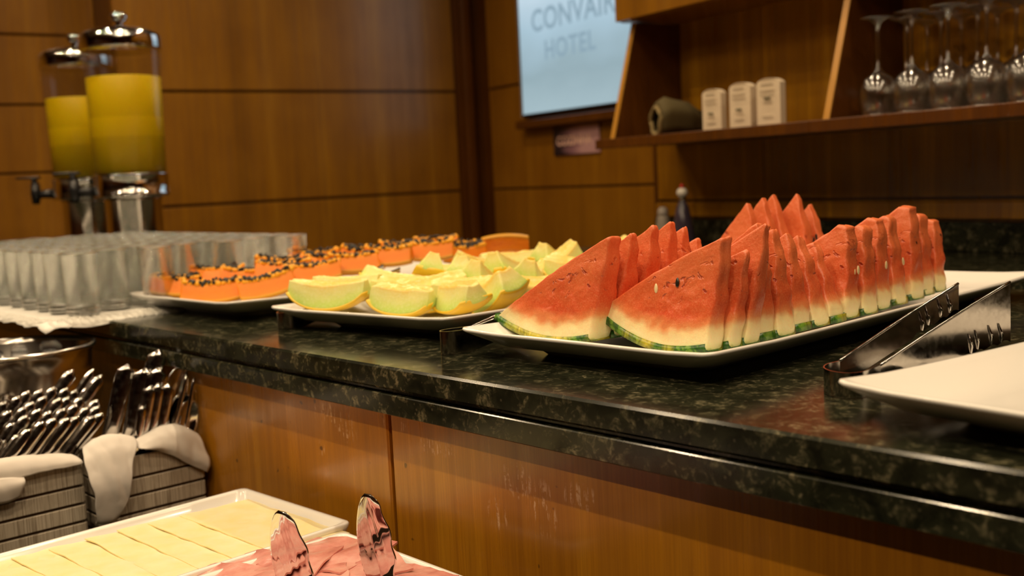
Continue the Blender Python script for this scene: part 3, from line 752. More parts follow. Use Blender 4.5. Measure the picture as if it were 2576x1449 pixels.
def tongs(label, bend, arms, z0, hb, rise, hend, teeth=True, lip=True):
    """bend: plan points of the spring loop; arms: end points; heights rise towards the ends"""
    e = tag(empty('serving_tongs', (bend[len(bend)//2][0], bend[len(bend)//2][1], z0)), label, 'tongs')
    ox, oy = e.location.x, e.location.y
    L = lambda p: (p[0]-ox, p[1]-oy)
    bp = cr([L(p) for p in bend], 8)
    mk('spring_loop', *strip([(p.x, p.y) for p in bp], [hb]*len(bp), [0.0]*len(bp)), TONGM, e, sharp=40)
    for a0, a1, zt1, zb1 in arms:
        A0, A1 = Vector(L(a0)), Vector(L(a1)); path, zt, zb = [], [], []
        dirn = (A1-A0).normalized(); nn = Vector((-dirn.y, dirn.x))
        N = 40
        for k in range(N+1):
            u = k/N; p = A0.lerp(A1, u)+nn*.004*sin(pi*u); path.append((p.x, p.y))
            top = hb+(zt1-hb)*u**1.05; bot = 0+(zb1)*u**1.1
            wv = 0
            if teeth and u > .62: wv = .0038*abs(sin((u-.62)/.38*pi*4))*(1 if u < .99 else 0)
            if u > .93: top -= (u-.93)*.05*0
            zt.append(top); zb.append(bot+wv)
        V, Fc = strip(path, zt, zb)
        arm = mk('arm', V, Fc, TONGM, e, sharp=40)
        if lip:
            mk('rolled_edge', *tube([(p[0], p[1], z) for p, z in zip(path[::2], zt[::2])], .0013, 6), TONGM, arm)
        if teeth:
            for q in range(4):
                u = .70+.075*q; k = int(u*N); z = zb[k]
                p = Vector(path[k]); t = dirn
                mk('tooth', *tube([(p.x-nn.x*.0010, p.y-nn.y*.0010, z+.001), (p.x-nn.x*.0022+t.x*.001, p.y-nn.y*.0022, z+.009), (p.x-nn.x*.0010-t.x*.004, p.y-nn.y*.0010-t.y*.004, z+.021)], [.0008, .0013, .0005], 6), CHROME, arm)
    return e
tongs('large steel serving tongs between the watermelon platter and the empty platter',
      [(-.553, .935), (-.5545, .915), (-.547, .897), (-.533, .886), (-.518, .884), (-.509, .892), (-.507, .910), (-.510, .935)],
      [((-.553, .935), (-.502, 1.082), .088, .060), ((-.510, .935), (-.462, 1.112), .088, .026)], .9005, .0245, 0, 0)
tongs('steel tongs tucked between the melon platter and the watermelon platter',
      [(-1.052, .888), (-1.059, .868), (-1.061, .848), (-1.054, .836), (-1.044, .838), (-1.038, .852), (-1.038, .872)],
      [((-1.052, .888), (-1.050, 1.09), .072, .045), ((-1.038, .872), (-1.020, 1.08), .068, .045)], .9005, .030, 0, 0, teeth=False)
tongs('steel tongs tucked between the papaya platter and the melon platter',
      [(-1.482, .895), (-1.488, .875), (-1.486, .858), (-1.476, .850), (-1.466, .854), (-1.461, .868), (-1.461, .885)],
      [((-1.482, .895), (-1.585, 1.135), .072, .05), ((-1.461, .885), (-1.555, 1.15), .066, .045)], .9005, .026, 0, 0, teeth=False)

# folded paper napkin beside the big tongs
def sheet(name, grid, mat, parent, th=.0012, sub=5):
    up = [cr(r, sub) for r in grid]; cols = [cr([r[i] for r in up], sub) for i in range(len(up[0]))]
    n = len(cols); m_ = len(cols[0]); V = []
    for j in range(m_):
        for i in range(n):
            p = cols[i][j]; q = p+parent.location
            f = abs(noise.noise(Vector((q.y*46+q.z*14, q.z*11, q.x*9))))-.2
            V.append((p.x+.0042*f+.0004*noise.noise(q*120), p.y+.003*noise.noise(q*40+Vector((3, 1, 2))), p.z+.0030*f+.0003*noise.noise(q*110+Vector((7, 1, 2)))))
    Fc = [(j*n+i, j*n+i+1, j*n+i+n+1, j*n+i+n) for j in range(m_-1) for i in range(n-1)]
    o = mk(name, V, Fc, mat, parent)
    s = o.modifiers.new('sol', 'SOLIDIFY'); s.thickness = th
    return o
pn = tag(empty('paper_napkin', (-.475, 1.01, .901), (0, 0, .6)), 'crumpled white paper napkin behind the large steel tongs', 'napkin')
sheet('paper', [[(-.035+.018*i, -.06+.03*j, .004+.014*abs(noise.noise(Vector((i*.9, j*1.3, 2))))+.008*((i+j) % 2)) for i in range(5)] for j in range(5)], plain('white_paper', (.8, .78, .74), .8), pn, .0006, 3)

# ---------------------------------------------------------------- crates and cutlery on the lower counter
def cratemat():
    k = M('whitewashed_slat_wood', rough=.6); v = k.coord()
    sp = k.node('SeparateXYZ', i_0=v); s_ = k.math('ADD', sp.outputs[0], sp.outputs[1])
    vec = k.node('CombineXYZ', i_0=k.math('MULTIPLY', s_, 480), i_1=0.0, i_2=k.math('MULTIPLY', sp.outputs[2], 12)).outputs[0]
    g = k.noise(vec, 1, 3, .6); c = k.ramp(g, [(.32, (.22, .17, .12)), (.48, (.48, .41, .32)), (.7, (.62, .55, .45))])
    k.set('Base Color', c); k.bump(g, .3, .0006); return k.m
CR = cratemat(); CRGAP = M('crate_gap', (.12, .06, .012), .8).m
def crate(x0, x1, y0, y1, zt, label):
    e = tag(empty('cutlery_crate', ((x0+x1)/2, (y0+y1)/2, .6005)), label, 'crate')
    hx, hy = (x1-x0)/2, (y1-y0)/2; H = zt-.6005
    V, Fc = merge(bxm(hx-.009, hx-.003, -hy+.003, hy-.003, .001, H-.004, .0005), bxm(-hx+.003, -hx+.009, -hy+.003, hy-.003, .001, H-.004, .0005),
                  bxm(-hx+.004, hx-.004, -hy+.003, -hy+.009, .001, H-.004, .0005), bxm(-hx+.004, hx-.004, hy-.009, hy-.003, .001, H-.004, .0005), bxm(-hx+.004, hx-.004, -hy+.004, hy-.004, .0, .006, .0005))
    mk('liner', V, Fc, CRGAP, e, smooth=False)
    z = H; first = True; k = 0
    while z > .004:
        h = .031 if first else .0225
        zb = max(0.0, z-h)
        for a in ((hx-.003, hx+.003, -hy, hy), (-hx-.003, -hx+.003, -hy, hy), (-hx, hx, -hy-.003, -hy+.003), (-hx, hx, hy-.003, hy+.003)):
            box('slat', *a, zb, z, CR, e, .0008)
        z = zb-.0044; first = False
    return e
crate(-1.755, -1.583, .385, .567, .7305, 'whitewashed slatted wooden crate full of forks and spoons, nearest the frame edge')
crate(-1.748, -1.576, .598, .754, .7255, 'whitewashed slatted wooden crate full of big serving utensils against the counter')

def utensil(name, label, grp, tip, base, wt, wb, th=.0022, head=None, cat='cutlery', bend=.004):
    t, b = Vector(tip), Vector(base); e = empty(name, b); tag(e, label, cat, grp)
    L = (t-b).length; d = (t-b).normalized()
    q = Matrix.Identity(3)
    vw = (Vector((0, 0, 1.12))-t).normalized(); side = d.cross(vw).normalized(); nn = d.cross(side).normalized()
    if nn.dot(vw) > 0: nn = -nn
    N = 22; rings = []
    for k in range(N+1):
        u = k/N; w_ = wb+(wt-wb)*min(1, u*1.15)**1.6
        e2 = (1-u)*L/(wt*.5)
        if e2 < 1: w_ *= sqrt(max(.01, 1-(1-e2)**2))
        off = nn*bend*sin(pi*u*.9)*-1
        c = d*L*u+off; r = []
        for i in range(12):
            a = 2*pi*i/12; r.append(c+side*w_*.5*cos(a)*1.0+nn*th*.5*(abs(sin(a))**.8*(1 if sin(a) > 0 else -1)))
        rings.append(r)
    mk('handle', *loft(rings), STEEL, e)
    if head == 'spoon':
        pass
    return e
def Ptip(i, tips): return tips[i]
rc_ = random.Random(8)
# forks, spoons and knives of the near crate: tips fan out toward the counter
tips1 = []
for r_ in range(4):
    for c_ in range(8):
        tips1.append((-1.615-.026*r_+rc_.uniform(-.005, .005), .497+.0178*c_+.004*r_+rc_.uniform(-.003, .003), .786+.011*r_+.012*sin(pi*c_/7)+rc_.uniform(-.005, .005)))
for i, t in enumerate(tips1):
    utensil('fork', 'steel fork or spoon handle fanned out among others in the near crate', 'table cutlery in the near crate', t, (t[0]-.006, max(.398, t[1]-.105), .674), .0160, .010, .0035)
for i in range(5):
    t = (-1.60-.010*i, .452+.008*i, .774+.004*(i % 2)); b = (t[0], .40+.006*i, .68)
    utensil('teaspoon', 'small steel teaspoon handle at the near end of the crate', 'teaspoons in the near crate', t, b, .008, .005, .0025)
for t, wd_, lb in (((-1.70, .612, .852), .020, 'broad steel server handle rising highest from the near crate'), ((-1.70, .644, .848), .014, 'narrower steel server handle just right of the broad one'), ((-1.69, .652, .838), .018, 'short broad steel handle at the right of the near crate')):
    utensil('server_handle', lb, 'servers in the near crate', t, (t[0]-.01, max(.41, t[1]-.15), .66), wd_, .012, .005)
# large utensils of the far crate
big = [((-1.66, .683, .853), .026, 'dark wide steel server at the left of the far crate', -.085), ((-1.64, .703, .846), .030, 'wide shiny steel server in the middle of the far crate', -.075),
       ((-1.665, .738, .868), .026, 'tallest steel server handle reflecting gold, in the far crate', -.09), ((-1.625, .718, .846), .024, 'steel server leaning on the wide shiny one', -.075),
       ((-1.61, .695, .822), .016, 'short round-ended steel handle in front of the servers', -.06), ((-1.608, .708, .824), .016, 'second short round-ended steel handle in front', -.06),
       ((-1.605, .722, .822), .018, 'third short steel handle right of the round-ended pair', -.06), ((-1.60, .675, .795), .012, 'thin bent steel spoon handle low in the far crate', -.05)]
for t, wd_, lb, dy in big:
    utensil('server_handle', lb, 'servers in the far crate', t, (t[0]-.005, t[1]+dy*(t[2]-.612)/.24, .612), wd_*1.15, wd_*.7, .006)
def serving_spoon(tip, base, label, slots=0, rx=.02, rz=.034):
    t, b = Vector(tip), Vector(base); e = tag(empty('serving_spoon', b), label, 'spoon', 'upturned spoons in the far crate')
    d = (t-b).normalized(); L = (t-b).length; side = d.cross(Vector((1, .1, .1))).normalized(); nn = d.cross(side).normalized()
    mk('handle', *tube([d*L*u-nn*.004*sin(pi*u) for u in [i/10 for i in range(9)]], [.003]*9, 8), STEEL, e)
    rings = []
    for i in range(11):
        u = -1+2*i/10; w_ = rx*sqrt(max(.02, 1-u*u)); c = d*(L-rz+rz*u)
        rings.append([c+side*w_*(-1+2*j/10)+nn*(.010*(1-(-1+2*j/10)**2)*(1-u*u)) for j in range(11)])
    V = [p for r in rings for p in r]; Fc = [(a*11+i, a*11+i+1, a*11+i+12, a*11+i+11) for a in range(10) for i in range(10)]
    o = mk('bowl', V, Fc, STEEL, e); s = o.modifiers.new('sol', 'SOLIDIFY'); s.thickness = .0014
    return e
for t, b, lb in (((-1.605, .748, .803), (-1.62, .70, .62), 'upturned steel serving spoon low in the far crate, bowl catching the light'), ((-1.62, .752, .842), (-1.63, .70, .62), 'upturned round-bowled steel spoon high behind the servers'),
                 ((-1.60, .757, .79), (-1.61, .71, .62), 'upturned steel spoon nearest the veneer panel')):
    serving_spoon(t, b, lb)
for i, (t, b) in enumerate((((-1.60, .752, .832), (-1.62, .69, .62)), ((-1.615, .760, .836), (-1.62, .70, .62)), ((-1.60, .764, .826), (-1.61, .712, .62)))):
    utensil('fork', '%s thin steel handle curving toward the veneer panel in the far crate' % ORD[i], 'thin handles in the far crate', t, b, .006, .004, .003, bend=.012)

# linen napkins lining the crates (x is about the face of the crate, y along it)
n1_ = tag(empty('linen_napkin', (-1.58, .48, .73)), 'white linen napkin folded over the rim of the near crate', 'napkin')
def rel(e, g): return [[(x-e.location.x, y-e.location.y, z-e.location.z) for x, y, z in r] for r in g]
sheet('cloth', rel(n1_, [
 [(-1.69, y, .70) for y in (.40, .43, .46, .49, .52, .54, .556)],
 [(-1.605, y, z) for y, z in ((.40, .752), (.43, .753), (.46, .752), (.49, .750), (.52, .746), (.54, .744), (.556, .740))],
 [(-1.585, y, z) for y, z in ((.40, .755), (.43, .757), (.46, .757), (.49, .754), (.52, .750), (.54, .747), (.562, .741))],
 [(-1.573, y, z) for y, z in ((.40, .742), (.43, .744), (.46, .745), (.49, .743), (.52, .741), (.545, .739), (.566, .736))],
 [(-1.571, y, z) for y, z in ((.40, .716), (.43, .722), (.46, .729), (.49, .731), (.52, .732), (.545, .731), (.567, .732))]]), CLOTH, n1_)
n1b = tag(empty('linen_napkin', (-1.57, .46, .73)), 'corner of a second white napkin hanging down the near crate', 'napkin')
sheet('cloth', rel(n1b, [[(-1.570, y, z) for y, z in ((.40, .742), (.43, .739), (.46, .735), (.482, .730))], [(-1.562, y, z) for y, z in ((.40, .725), (.43, .726), (.457, .722), (.480, .724))], [(-1.568, y, z) for y, z in ((.40, .705), (.43, .703), (.455, .700), (.474, .705))]]), CLOTH, n1b)
n2_ = tag(empty('linen_napkin', (-1.57, .60, .73)), 'white linen napkin hanging down between the two crates', 'napkin')
sheet('cloth', rel(n2_, [
 [(-1.66, y, z) for y, z in ((.590, .715), (.605, .715), (.62, .715), (.64, .715), (.655, .715))],
 [(-1.60, y, z) for y, z in ((.578, .748), (.597, .758), (.617, .760), (.635, .757), (.652, .750))],
 [(-1.570, y, z) for y, z in ((.568, .740), (.590, .746), (.612, .749), (.632, .746), (.650, .742))],
 [(-1.556, y, z) for y, z in ((.566, .718), (.582, .722), (.601, .726), (.620, .724), (.634, .722))],
 [(-1.548, y, z) for y, z in ((.569, .694), (.584, .696), (.600, .698), (.616, .697), (.628, .696))],
 [(-1.551, y, z) for y, z in ((.572, .668), (.584, .667), (.598, .667), (.611, .668), (.622, .670))],
 [(-1.556, y, z) for y, z in ((.574, .648), (.583, .644), (.594, .643), (.604, .646), (.611, .650))],
 [(-1.566, y, z) for y, z in ((.576, .641), (.583, .638), (.592, .637), (.600, .640), (.606, .643))]]), CLOTH, n2_, .0012, 7)
n3_ = tag(empty('linen_napkin', (-1.57, .70, .73)), 'white linen napkin corner drooping over the far crate beside the panel', 'napkin')
sheet('cloth', rel(n3_, [
 [(-1.66, y, z) for y, z in ((.655, .715), (.68, .725), (.705, .733), (.73, .728), (.750, .712))],
 [(-1.60, y, z) for y, z in ((.652, .741), (.678, .750), (.704, .757), (.732, .752), (.755, .734))],
 [(-1.576, y, z) for y, z in ((.650, .739), (.676, .748), (.702, .753), (.732, .746), (.758, .724))],
 [(-1.566, y, z) for y, z in ((.653, .737), (.678, .740), (.702, .740), (.732, .726), (.760, .702))],
 [(-1.563, y, z) for y, z in ((.658, .736), (.682, .732), (.706, .724), (.734, .706), (.759, .687))],
 [(-1.567, y, z) for y, z in ((.662, .735), (.686, .725), (.711, .709), (.736, .691), (.757, .676))]]), CLOTH, n3_, .0010, 7)

# steel ice bucket
bk = tag(empty('ice_bucket', (-1.905, .585, .6005)), 'round polished steel ice bucket behind the cutlery crates', 'bucket')
mk('bowl', *lathe([(.088, 0), (.096, .002), (.101, .010), (.116, .12), (.126, .235), (.128, .262), (.134, .266), (.136, .270), (.134, .274), (.128, .272), (.1245, .264), (.099, .012), (.02, .010)], 64), steel('bucket_steel', (.66, .62, .57), .2, False), bk)
hd = mk('ring_mount', *merge(tube([(.112, -.05, .205), (.135, -.056, .205)], .006, 10)), CHROME, bk)
mk('ring_handle', *tube([(.137, -.058+.026*sin(2*pi*i/28), .175+.026*cos(2*pi*i/28)+.006) for i in range(29)], .0024, 8), CHROME, hd)
ICE = glassmat('ice', (.95, .97, 1), .3, 1.31)
ri = random.Random(3)
for k in range(14):
    a = ri.uniform(0, 2*pi); r = sqrt(ri.uniform(0, 1))*.085
    V, Fc = bxm(-.016, .016, -.016, .016, -.013, .013, .005)
    o = mk('ice_cube', V, Fc, ICE, None, True); o.location = (-1.905+r*cos(a), .585+r*sin(a), .6005+.245+ri.uniform(-.01, .012)); o.rotation_euler = (ri.uniform(0, 3), ri.uniform(0, 3), ri.uniform(0, 3))
    tag(o, 'wet clear ice cube heaped in the steel bucket', 'ice cube', 'ice cubes in the bucket')

# ---------------------------------------------------------------- cheese and ham trays
def tray(label, cx, cy, a, b, yaw, z=.668):
    e = tag(empty('porcelain_tray', (cx, cy, z), (0, 0, yaw)), label, 'tray')
    R = lambda off, zz, r: rrect(a-off, b-off, r, 8, zz)
    mk('dish', *loft([R(.012, 0, .012), R(.006, .004, .012), R(.001, .022, .010), R(0, .027, .010), R(.0015, .029, .009), R(.006, .029, .009), R(.009, .026, .012), R(.016, .010, .012), R(.024, .0075, .012), R(.08, .007, .01)]), PORC, e)
    return e
tray('white rectangular porcelain tray of cheese slices', -1.232, .487, .1275, .235, radians(2.5), .6695)
tray('white rectangular porcelain tray of ham slices', -.965, .462, .128, .238, 0, .6695)
CHEESE = M('cheese', (.93, .74, .36), .42, Subsurface_Weight=.35, Subsurface_Scale=.5)
CHEESE.set('Subsurface Radius', (.02, .014, .006)); _n = CHEESE.noise(CHEESE.coord(), 30, 3); CHEESE.set('Base Color', CHEESE.ramp(_n, [(.3, (.91, .70, .32)), (.7, (.92, .78, .47))])); CHEESE.bump(CHEESE.noise(CHEESE.coord((1, .3, 1)), 120, 2), .15, .0006)
HAM = M('ham', (.78, .36, .27), .25, Subsurface_Weight=.25, Subsurface_Scale=.4)
HAM.set('Subsurface Radius', (.01, .004, .003)); _n = HAM.noise(HAM.coord(), 26, 4, .6); _n2 = HAM.noise(HAM.coord(), 260, 2)
HAM.set('Base Color', HAM.ramp(_n, [(.32, (.48, .16, .14)), (.5, (.68, .29, .25)), (.7, (.78, .42, .36))])); HAM.bump(_n2, .4, .0006); HAM.set('Coat Weight', .35); HAM.set('Coat Roughness', .15)
def foodslice(name, mat, cat, grp, label, c, sx_, sy_, yaw, tilt, z, wave, seed, th=.0022, drape=None):
    e = tag(empty(name, (c[0], c[1], z), (0, 0, yaw)), label, cat, grp)
    n = 16; V = []; S = Vector((seed*1.3, seed*.7, 0))
    for lay in (0, 1):
        for j in range(n+1):
            for i in range(n+1):
                x = (-.5+i/n)*sx_; y = (-.5+j/n)*sy_
                q = noise.noise(Vector((x*22, y*22, 0))+S)*wave+noise.noise(Vector((x*60, y*40, 4))+S)*wave*.3
                V.append((x+noise.noise(Vector((y*30, seed, 1)))*.003*wave/.003, y+noise.noise(Vector((x*30, seed, 7)))*.003*wave/.003, tilt*(x/sx_+.5)+q+(th if lay else 0)))
    Fc = []; m_ = (n+1)*(n+1)
    for j in range(n):
        for i in range(n):
            a = j*(n+1)+i; Fc.append((m_+a, m_+a+1, m_+a+n+2, m_+a+n+1)); Fc.append((a+n+1, a+n+2, a+1, a))
    rim = [i for i in range(n)]+[n+(n+1)*j for j in range(n)]+[m_-1-i for i in range(n)]+[(n+1)*(n-j) for j in range(n)]
    for k in range(len(rim)):
        a, b = rim[k], rim[(k+1) % len(rim)]; Fc.append((a, b, b+m_, a+m_))
    mk('slice', V, Fc, mat, e, sharp=50)
    return e
# two rows of overlapping cheese slices running across the tray
for r_ in range(10):
    y = .700-.0415*r_
    lb = '%s cheese slice from the far rim, lapped over the one behind' % ((ORD+['ninth', 'tenth'])[r_])
    if r_ == 0: lb = 'farthest cheese slice, against the far tray rim'
    e = foodslice('cheese_slice', CHEESE.m, 'cheese', 'overlapping cheese slices', lb, (-1.216+.002*sin(r_*2.1)-.0012*r_, y-.044), .236, .105, radians(2.5+1.5*sin(r_*1.7)), .0, .6908, .0022, r_*5, .0016)
    e.rotation_euler = (radians(-2.7), radians(.3*sin(r_)), e.rotation_euler.z)
ham = [(-1.03, .635, 15, 12), (-.975, .62, 70, 10), (-.915, .63, 5, 6), (-.875, .60, 30, 8), (-1.045, .575, 35, 12), (-.985, .56, 60, 9), (-.925, .565, 12, 6), (-.88, .53, 25, 5), (-1.05, .51, 20, 10), (-.99, .495, 50, 7), (-.93, .49, 10, 5), (-1.04, .44, 15, 9), (-.97, .42, 40, 6), (-.90, .43, 10, 5), (-1.04, .37, 20, 7), (-.96, .34, 30, 5), (-.90, .34, 0, 5)]
hl = ['ham slice at the far left corner touching the cheese tray rim', 'ham slice standing up a little behind the tongs blades', 'ham slice with bright wet shine near the counter panel', 'ham slice at the far right corner of the ham tray',
      'dark-folded ham slice beside the cheese between the tray rims', 'ham slice under the left tongs blade', 'ham slice under the right tongs blade', 'ham slice with parallel ridges along the right rim',
      'ham slice lapping over the cheese tray rim', 'ham slice in the middle of the ham tray', 'glossy ham slice right of the middle', 'ham slice on the cheese side near the viewer', 'central ham slice near the viewer', 'right ham slice near the viewer', 'nearest ham slice on the cheese side', 'nearest central ham slice', 'nearest right ham slice']
for i, ((x, y, yw, ti), lb) in enumerate(zip(ham, hl)):
    foodslice('ham_slice', HAM.m, 'ham', 'folded ham slices', lb, (x, y), .125, .105, radians(yw), ti*.0011, .690+.0012*(i % 4)+.001*(16-i)*.25, .0058, i*7+3, .0024)

# tongs with leaf blades standing in the ham
def blade(e, c, yaw, lean, h, w_, seed):
    """leaf-shaped blade with wavy edge and pressed ribs"""
    rings = []; n = 26; mcol = 31
    for k in range(n+1):
        u = k/n
        wl_ = w_*(.5*sin(pi*min(1, (u*.84+.14)))**.55)
        left = -wl_*1.0; right = wl_*1.05+.0016*sin(u*pi*7)*(1 if .15 < u < .95 else 0)
        if u > .97: left *= .75; right *= .75
        sh = .004*(u-.5)*-1
        r = []
        for i in range(mcol):
            s = i/(mcol-1); x = left+(right-left)*s+sh
            rib = .00016*sin((x*1.0+u*h*.22)*2*pi/.014)*sin(pi*s)*min(1, u*4)*min(1, (1-u)*5)
            r.append((x, .0014*((s-.5)*2)**2-.001+rib, u*h))
        rings.append(r)
    V = [p for r in rings for p in r]; Fc = [(a*mcol+i, a*mcol+i+1, (a+1)*mcol+i+1, (a+1)*mcol+i) for a in range(n) for i in range(mcol-1)]
    o = mk('blade', V, Fc, CHROME, e, loc=c, rot=(lean, 0, yaw)); s = o.modifiers.new('s', 'SOLIDIFY'); s.thickness = .0011
    return o
ht = tag(empty('ham_tongs', (-.90, .53, .7)), 'steel tongs with two leaf-shaped ribbed blades standing up in the ham', 'tongs')
YV = YAW-pi/2+radians(90)
bl1 = blade(ht, (-.955+.90, .5475-.53, .692-.7), radians(10), radians(5), .1000, .060, 1)
bl2 = blade(ht, (-.899+.90, .614-.53, .700-.7), radians(16), radians(4), .1045, .046, 2)
for (bx, by) in ((-.055, .0175), (.001, .084)):
    pts = cr([(bx, by, .006), (bx+.03, by-.05, .008), (bx*.3+.075, by*.3-.14, .02), (.10, -.20, .03)], 8)
    rings = []
    for p in pts: rings.append([(p.x-.008, p.y-.005, p.z), (p.x+.008, p.y+.005, p.z), (p.x+.008, p.y+.005, p.z+.0012), (p.x-.008, p.y-.005, p.z+.0012)])
    mk('arm', *loft(rings), CHROME, ht, sharp=40)

# ---------------------------------------------------------------- shelf wall furniture (local frame: x = -u, y = into wall)
def WB(x, y, z): return tuple(P0+Vector((-DB.x*x, -DB.y*x, 0))+NB*y+Vector((0, 0, z)))
sh = tag(empty('wall_shelf', P0, ROT_B), 'brown wooden wall shelf with slanted side boards and a cabinet above', 'shelf')
box('shelf_board', -.965, 2.6, -.30, 0, 1.190, 1.212, W_DARK, sh, .002)
box('front_lip', -.965, 2.6, -.306, -.300, 1.186, 1.214, W_DARK, sh, .002)
for i, x in enumerate((-.945, -.150, .645, 1.44)):
    yb, yt = -.285 if i else -.262, -.185 if i else -.165
    yb, yt = (-.262, -.168) if i == 0 else (-.262, -.165)
    V = [(x, 0, 1.212), (x, yb, 1.212), (x, yt, 1.548), (x, 0, 1.548)]; V += [(a+.016, b, c) for a, b, c in V]
    sb = mk('side_board', V, [(0, 1, 2, 3), (7, 6, 5, 4), (0, 4, 5, 1), (1, 5, 6, 2), (2, 6, 7, 3), (3, 7, 4, 0)], W_DARK, sh, smooth=False)
    d_ = Vector((0, yt-yb, .336)).normalized()*.002
    V = [(x-.001, yb-.003, 1.212), (x+.017, yb-.003, 1.212), (x+.017, yt-.003, 1.548), (x-.001, yt-.003, 1.548)]; V += [(a, b+.003, c) for a, b, c in V]
    mk('light_edge', V, [(0, 1, 2, 3), (7, 6, 5, 4), (0, 4, 5, 1), (1, 5, 6, 2), (2, 6, 7, 3), (3, 7, 4, 0)], W_EDGE, sb, smooth=False)
cb = tag(empty('upper_cabinet', P0, ROT_B), 'orange-brown veneer wall cabinet above the open shelf', 'cabinet')
box('carcass', -.96, 2.6, -.20, 0, 1.55, 2.3, W_WALL, cb, .002)
for i, (a, b) in enumerate(((-.96, -.15), (-.146, .646), (.65, 1.44), (1.444, 2.6))):
    box('door', a, b-.003, -.219, -.201, 1.552, 2.298, W_WALL, cb, .0015)
# wine glasses upside down on the shelf
V, Fc = lathe([(.034, 0), (.0365, .012), (.041, .045), (.040, .062), (.030, .085), (.012, .098), (.0045, .108), (.0038, .13), (.0038, .185), (.006, .203), (.018, .211), (.036, .215), (.0365, .2165), (.001, .2168)], 30, cap=(False, True))
Vi, Fi = lathe([(.0325, .0002), (.035, .012), (.0395, .045), (.0385, .061), (.0285, .083), (.010, .095), (.001, .097)], 30, cap=(False, True))
nV = len(V); V2 = V+Vi; F2 = Fc+[tuple(reversed([i+nV for i in f])) for f in Fi]+[(i, (i+1) % 30, nV+(i+1) % 30, nV+i) for i in range(30)]
wg = mk('wine_glass', V2, F2, GLASS2)
tag(wg, 'clear stemmed wine glass standing upside down on the wall shelf', 'wine glass', 'upturned wine glasses on the shelf')
first = True
for i in range(6):
    for j in range(3):
        p = WB(-.035+.088*i+.01*(j == 1), -.215+.085*j, 1.2122)
        if first: wg.location = p; first = False
        else: o = wg.copy(); C.objects.link(o); o.location = p
# menu cards
CARD = plain('cream_card', (.80, .66, .48), .7); INK = plain('grey_print', (.46, .38, .27), .8); INK2 = plain('dark_print', (.16, .14, .08), .8)
for k, (x, y, h, yw, lb) in enumerate(((-.575, -.20, .112, 6, 'leftmost cream card with rounded top, beside the dark cloth bundle'), (-.465, -.205, .118, 4, 'middle cream card with rounded top on the wall shelf'), (-.362, -.21, .119, 8, 'rightmost cream card with rounded top on the wall shelf'))):
    e = tag(empty('table_card', WB(x, y, 1.2122), (0, 0, ROT_B[2]+radians(yw))), lb, 'card', 'cream cards on the shelf')
    wd_ = .064 if k == 0 else .070
    outl = [(-wd_/2, 0), (wd_/2, 0), (wd_/2, h-.012)]+[(wd_/2-wd_*i/10, h-.012+.012*sin(pi*i/10)**.6) for i in range(1, 10)]+[(-wd_/2, h-.012)]
    V, Fc = loft([[(a, -.011+.002*i-.004*(1-(2*a/wd_)**2), b) for a, b in outl] for i in (0,)]+[[(a, .011, b) for a, b in outl]])
    mk('card', V, Fc, CARD, e, smooth=False)
    for q, (zz, hw, th_, mt) in enumerate(((.86, .30, .0028, INK), (.74, .36, .0018, INK), (.66, .36, .0018, INK), (.40 if k < 2 else .56, .16, .0055, INK2), (.34 if k < 2 else .50, .22, .002, INK), (.20, .26, .0022, INK))):
        box('print_line', -wd_*hw*.9, wd_*hw*.8, -.0165, -.0152, h*zz, h*zz+th_, mt, e, .0002)
# rolled cloth bundle
OL = plain('olive_woven_cloth', (.095, .070, .022), .85, (240, .8, .002))
OL2 = plain('olive_woven_hem', (.26, .19, .075), .85, (240, .8, .002))
e = tag(empty('cloth_bundle', WB(-.755, -.17, 1.2125), (0, 0, ROT_B[2]+radians(88))), 'dark olive woven cloth rolled into an open bundle left of the cards', 'cloth')
rings = []
prof = [(-.075, .030, .034), (-.07, .040, .042), (-.05, .040, .046), (-.02, .037, .044), (.02, .036, .040), (.05, .030, .031), (.085, .022, .020), (.12, .014, .012)]
for x, ry, rz in [(a*1.15, b*1.2, c*1.12) for a, b, c in prof]:
    rings.append([(x+.012*cos(2*pi*i/24), -.012+ry*cos(2*pi*i/24)*(1+.08*sin(5*2*pi*i/24)), .002+rz+rz*.98*sin(2*pi*i/24)*(1+.05*sin(3*2*pi*i/24+x*60))) for i in range(24)])
o = mk('roll', *loft(rings, (False, True)), OL, e); s = o.modifiers.new('s', 'SOLIDIFY'); s.thickness = .007; s.offset = -1
hp = [rings[0][i] for i in range(24)]; hp = hp+[hp[0]]
mk('hem', *tube([(a-.002, b, c) for a, b, c in hp], .0055, 8), OL2, o)
for q in range(3):
    pts = [(-.02+.03*q, -.03+.01*q, .075-.008*q), (.03+.02*q, -.035, .066-.006*q), (.08+.02*q, -.02+.012*q, .05-.012*q), (.115+.01*q, -.01+.015*q, .03-.006*q)]
    mk('fold', *tube([tuple(p) for p in cr(pts, 5)], [.009*(1-.7*i/15) for i in range(16)], 8), OL, e)

# things on the back counter
b1 = tag(empty('sauce_bottle', WB(-.668, -.24, .9003)), 'dark violet conical bottle with a white cap and red tip behind the watermelon', 'bottle')
VIO = plain('dark_violet_glass', (.050, .036, .055), .12); 
mk('body', *lathe([(.034, 0), (.036, .003), (.036, .012), (.027, .065), (.017, .115), (.0105, .128), (.0085, .132)], 32), VIO, b1)
mk('neck_ring', *lathe([(.0085, .130), (.0105, .132), (.0105, .143), (.008, .145)], 24), CHROME, b1)
cp = mk('cap', *lathe([(.008, .144), (.0135, .147), (.0155, .154), (.0125, .163), (.006, .167)], 24), plain('white_cap', (.75, .70, .62), .4), b1)
mk('tip', *lathe([(.0065, .166), (.006, .174), (.003, .178), (.001, .179)], 16), plain('red_tip', (.5, .02, .01), .35), cp)
b2 = tag(empty('shaker', WB(-.775, -.22, .9003)), 'pale grey-beige shaker left of the conical bottle', 'shaker')
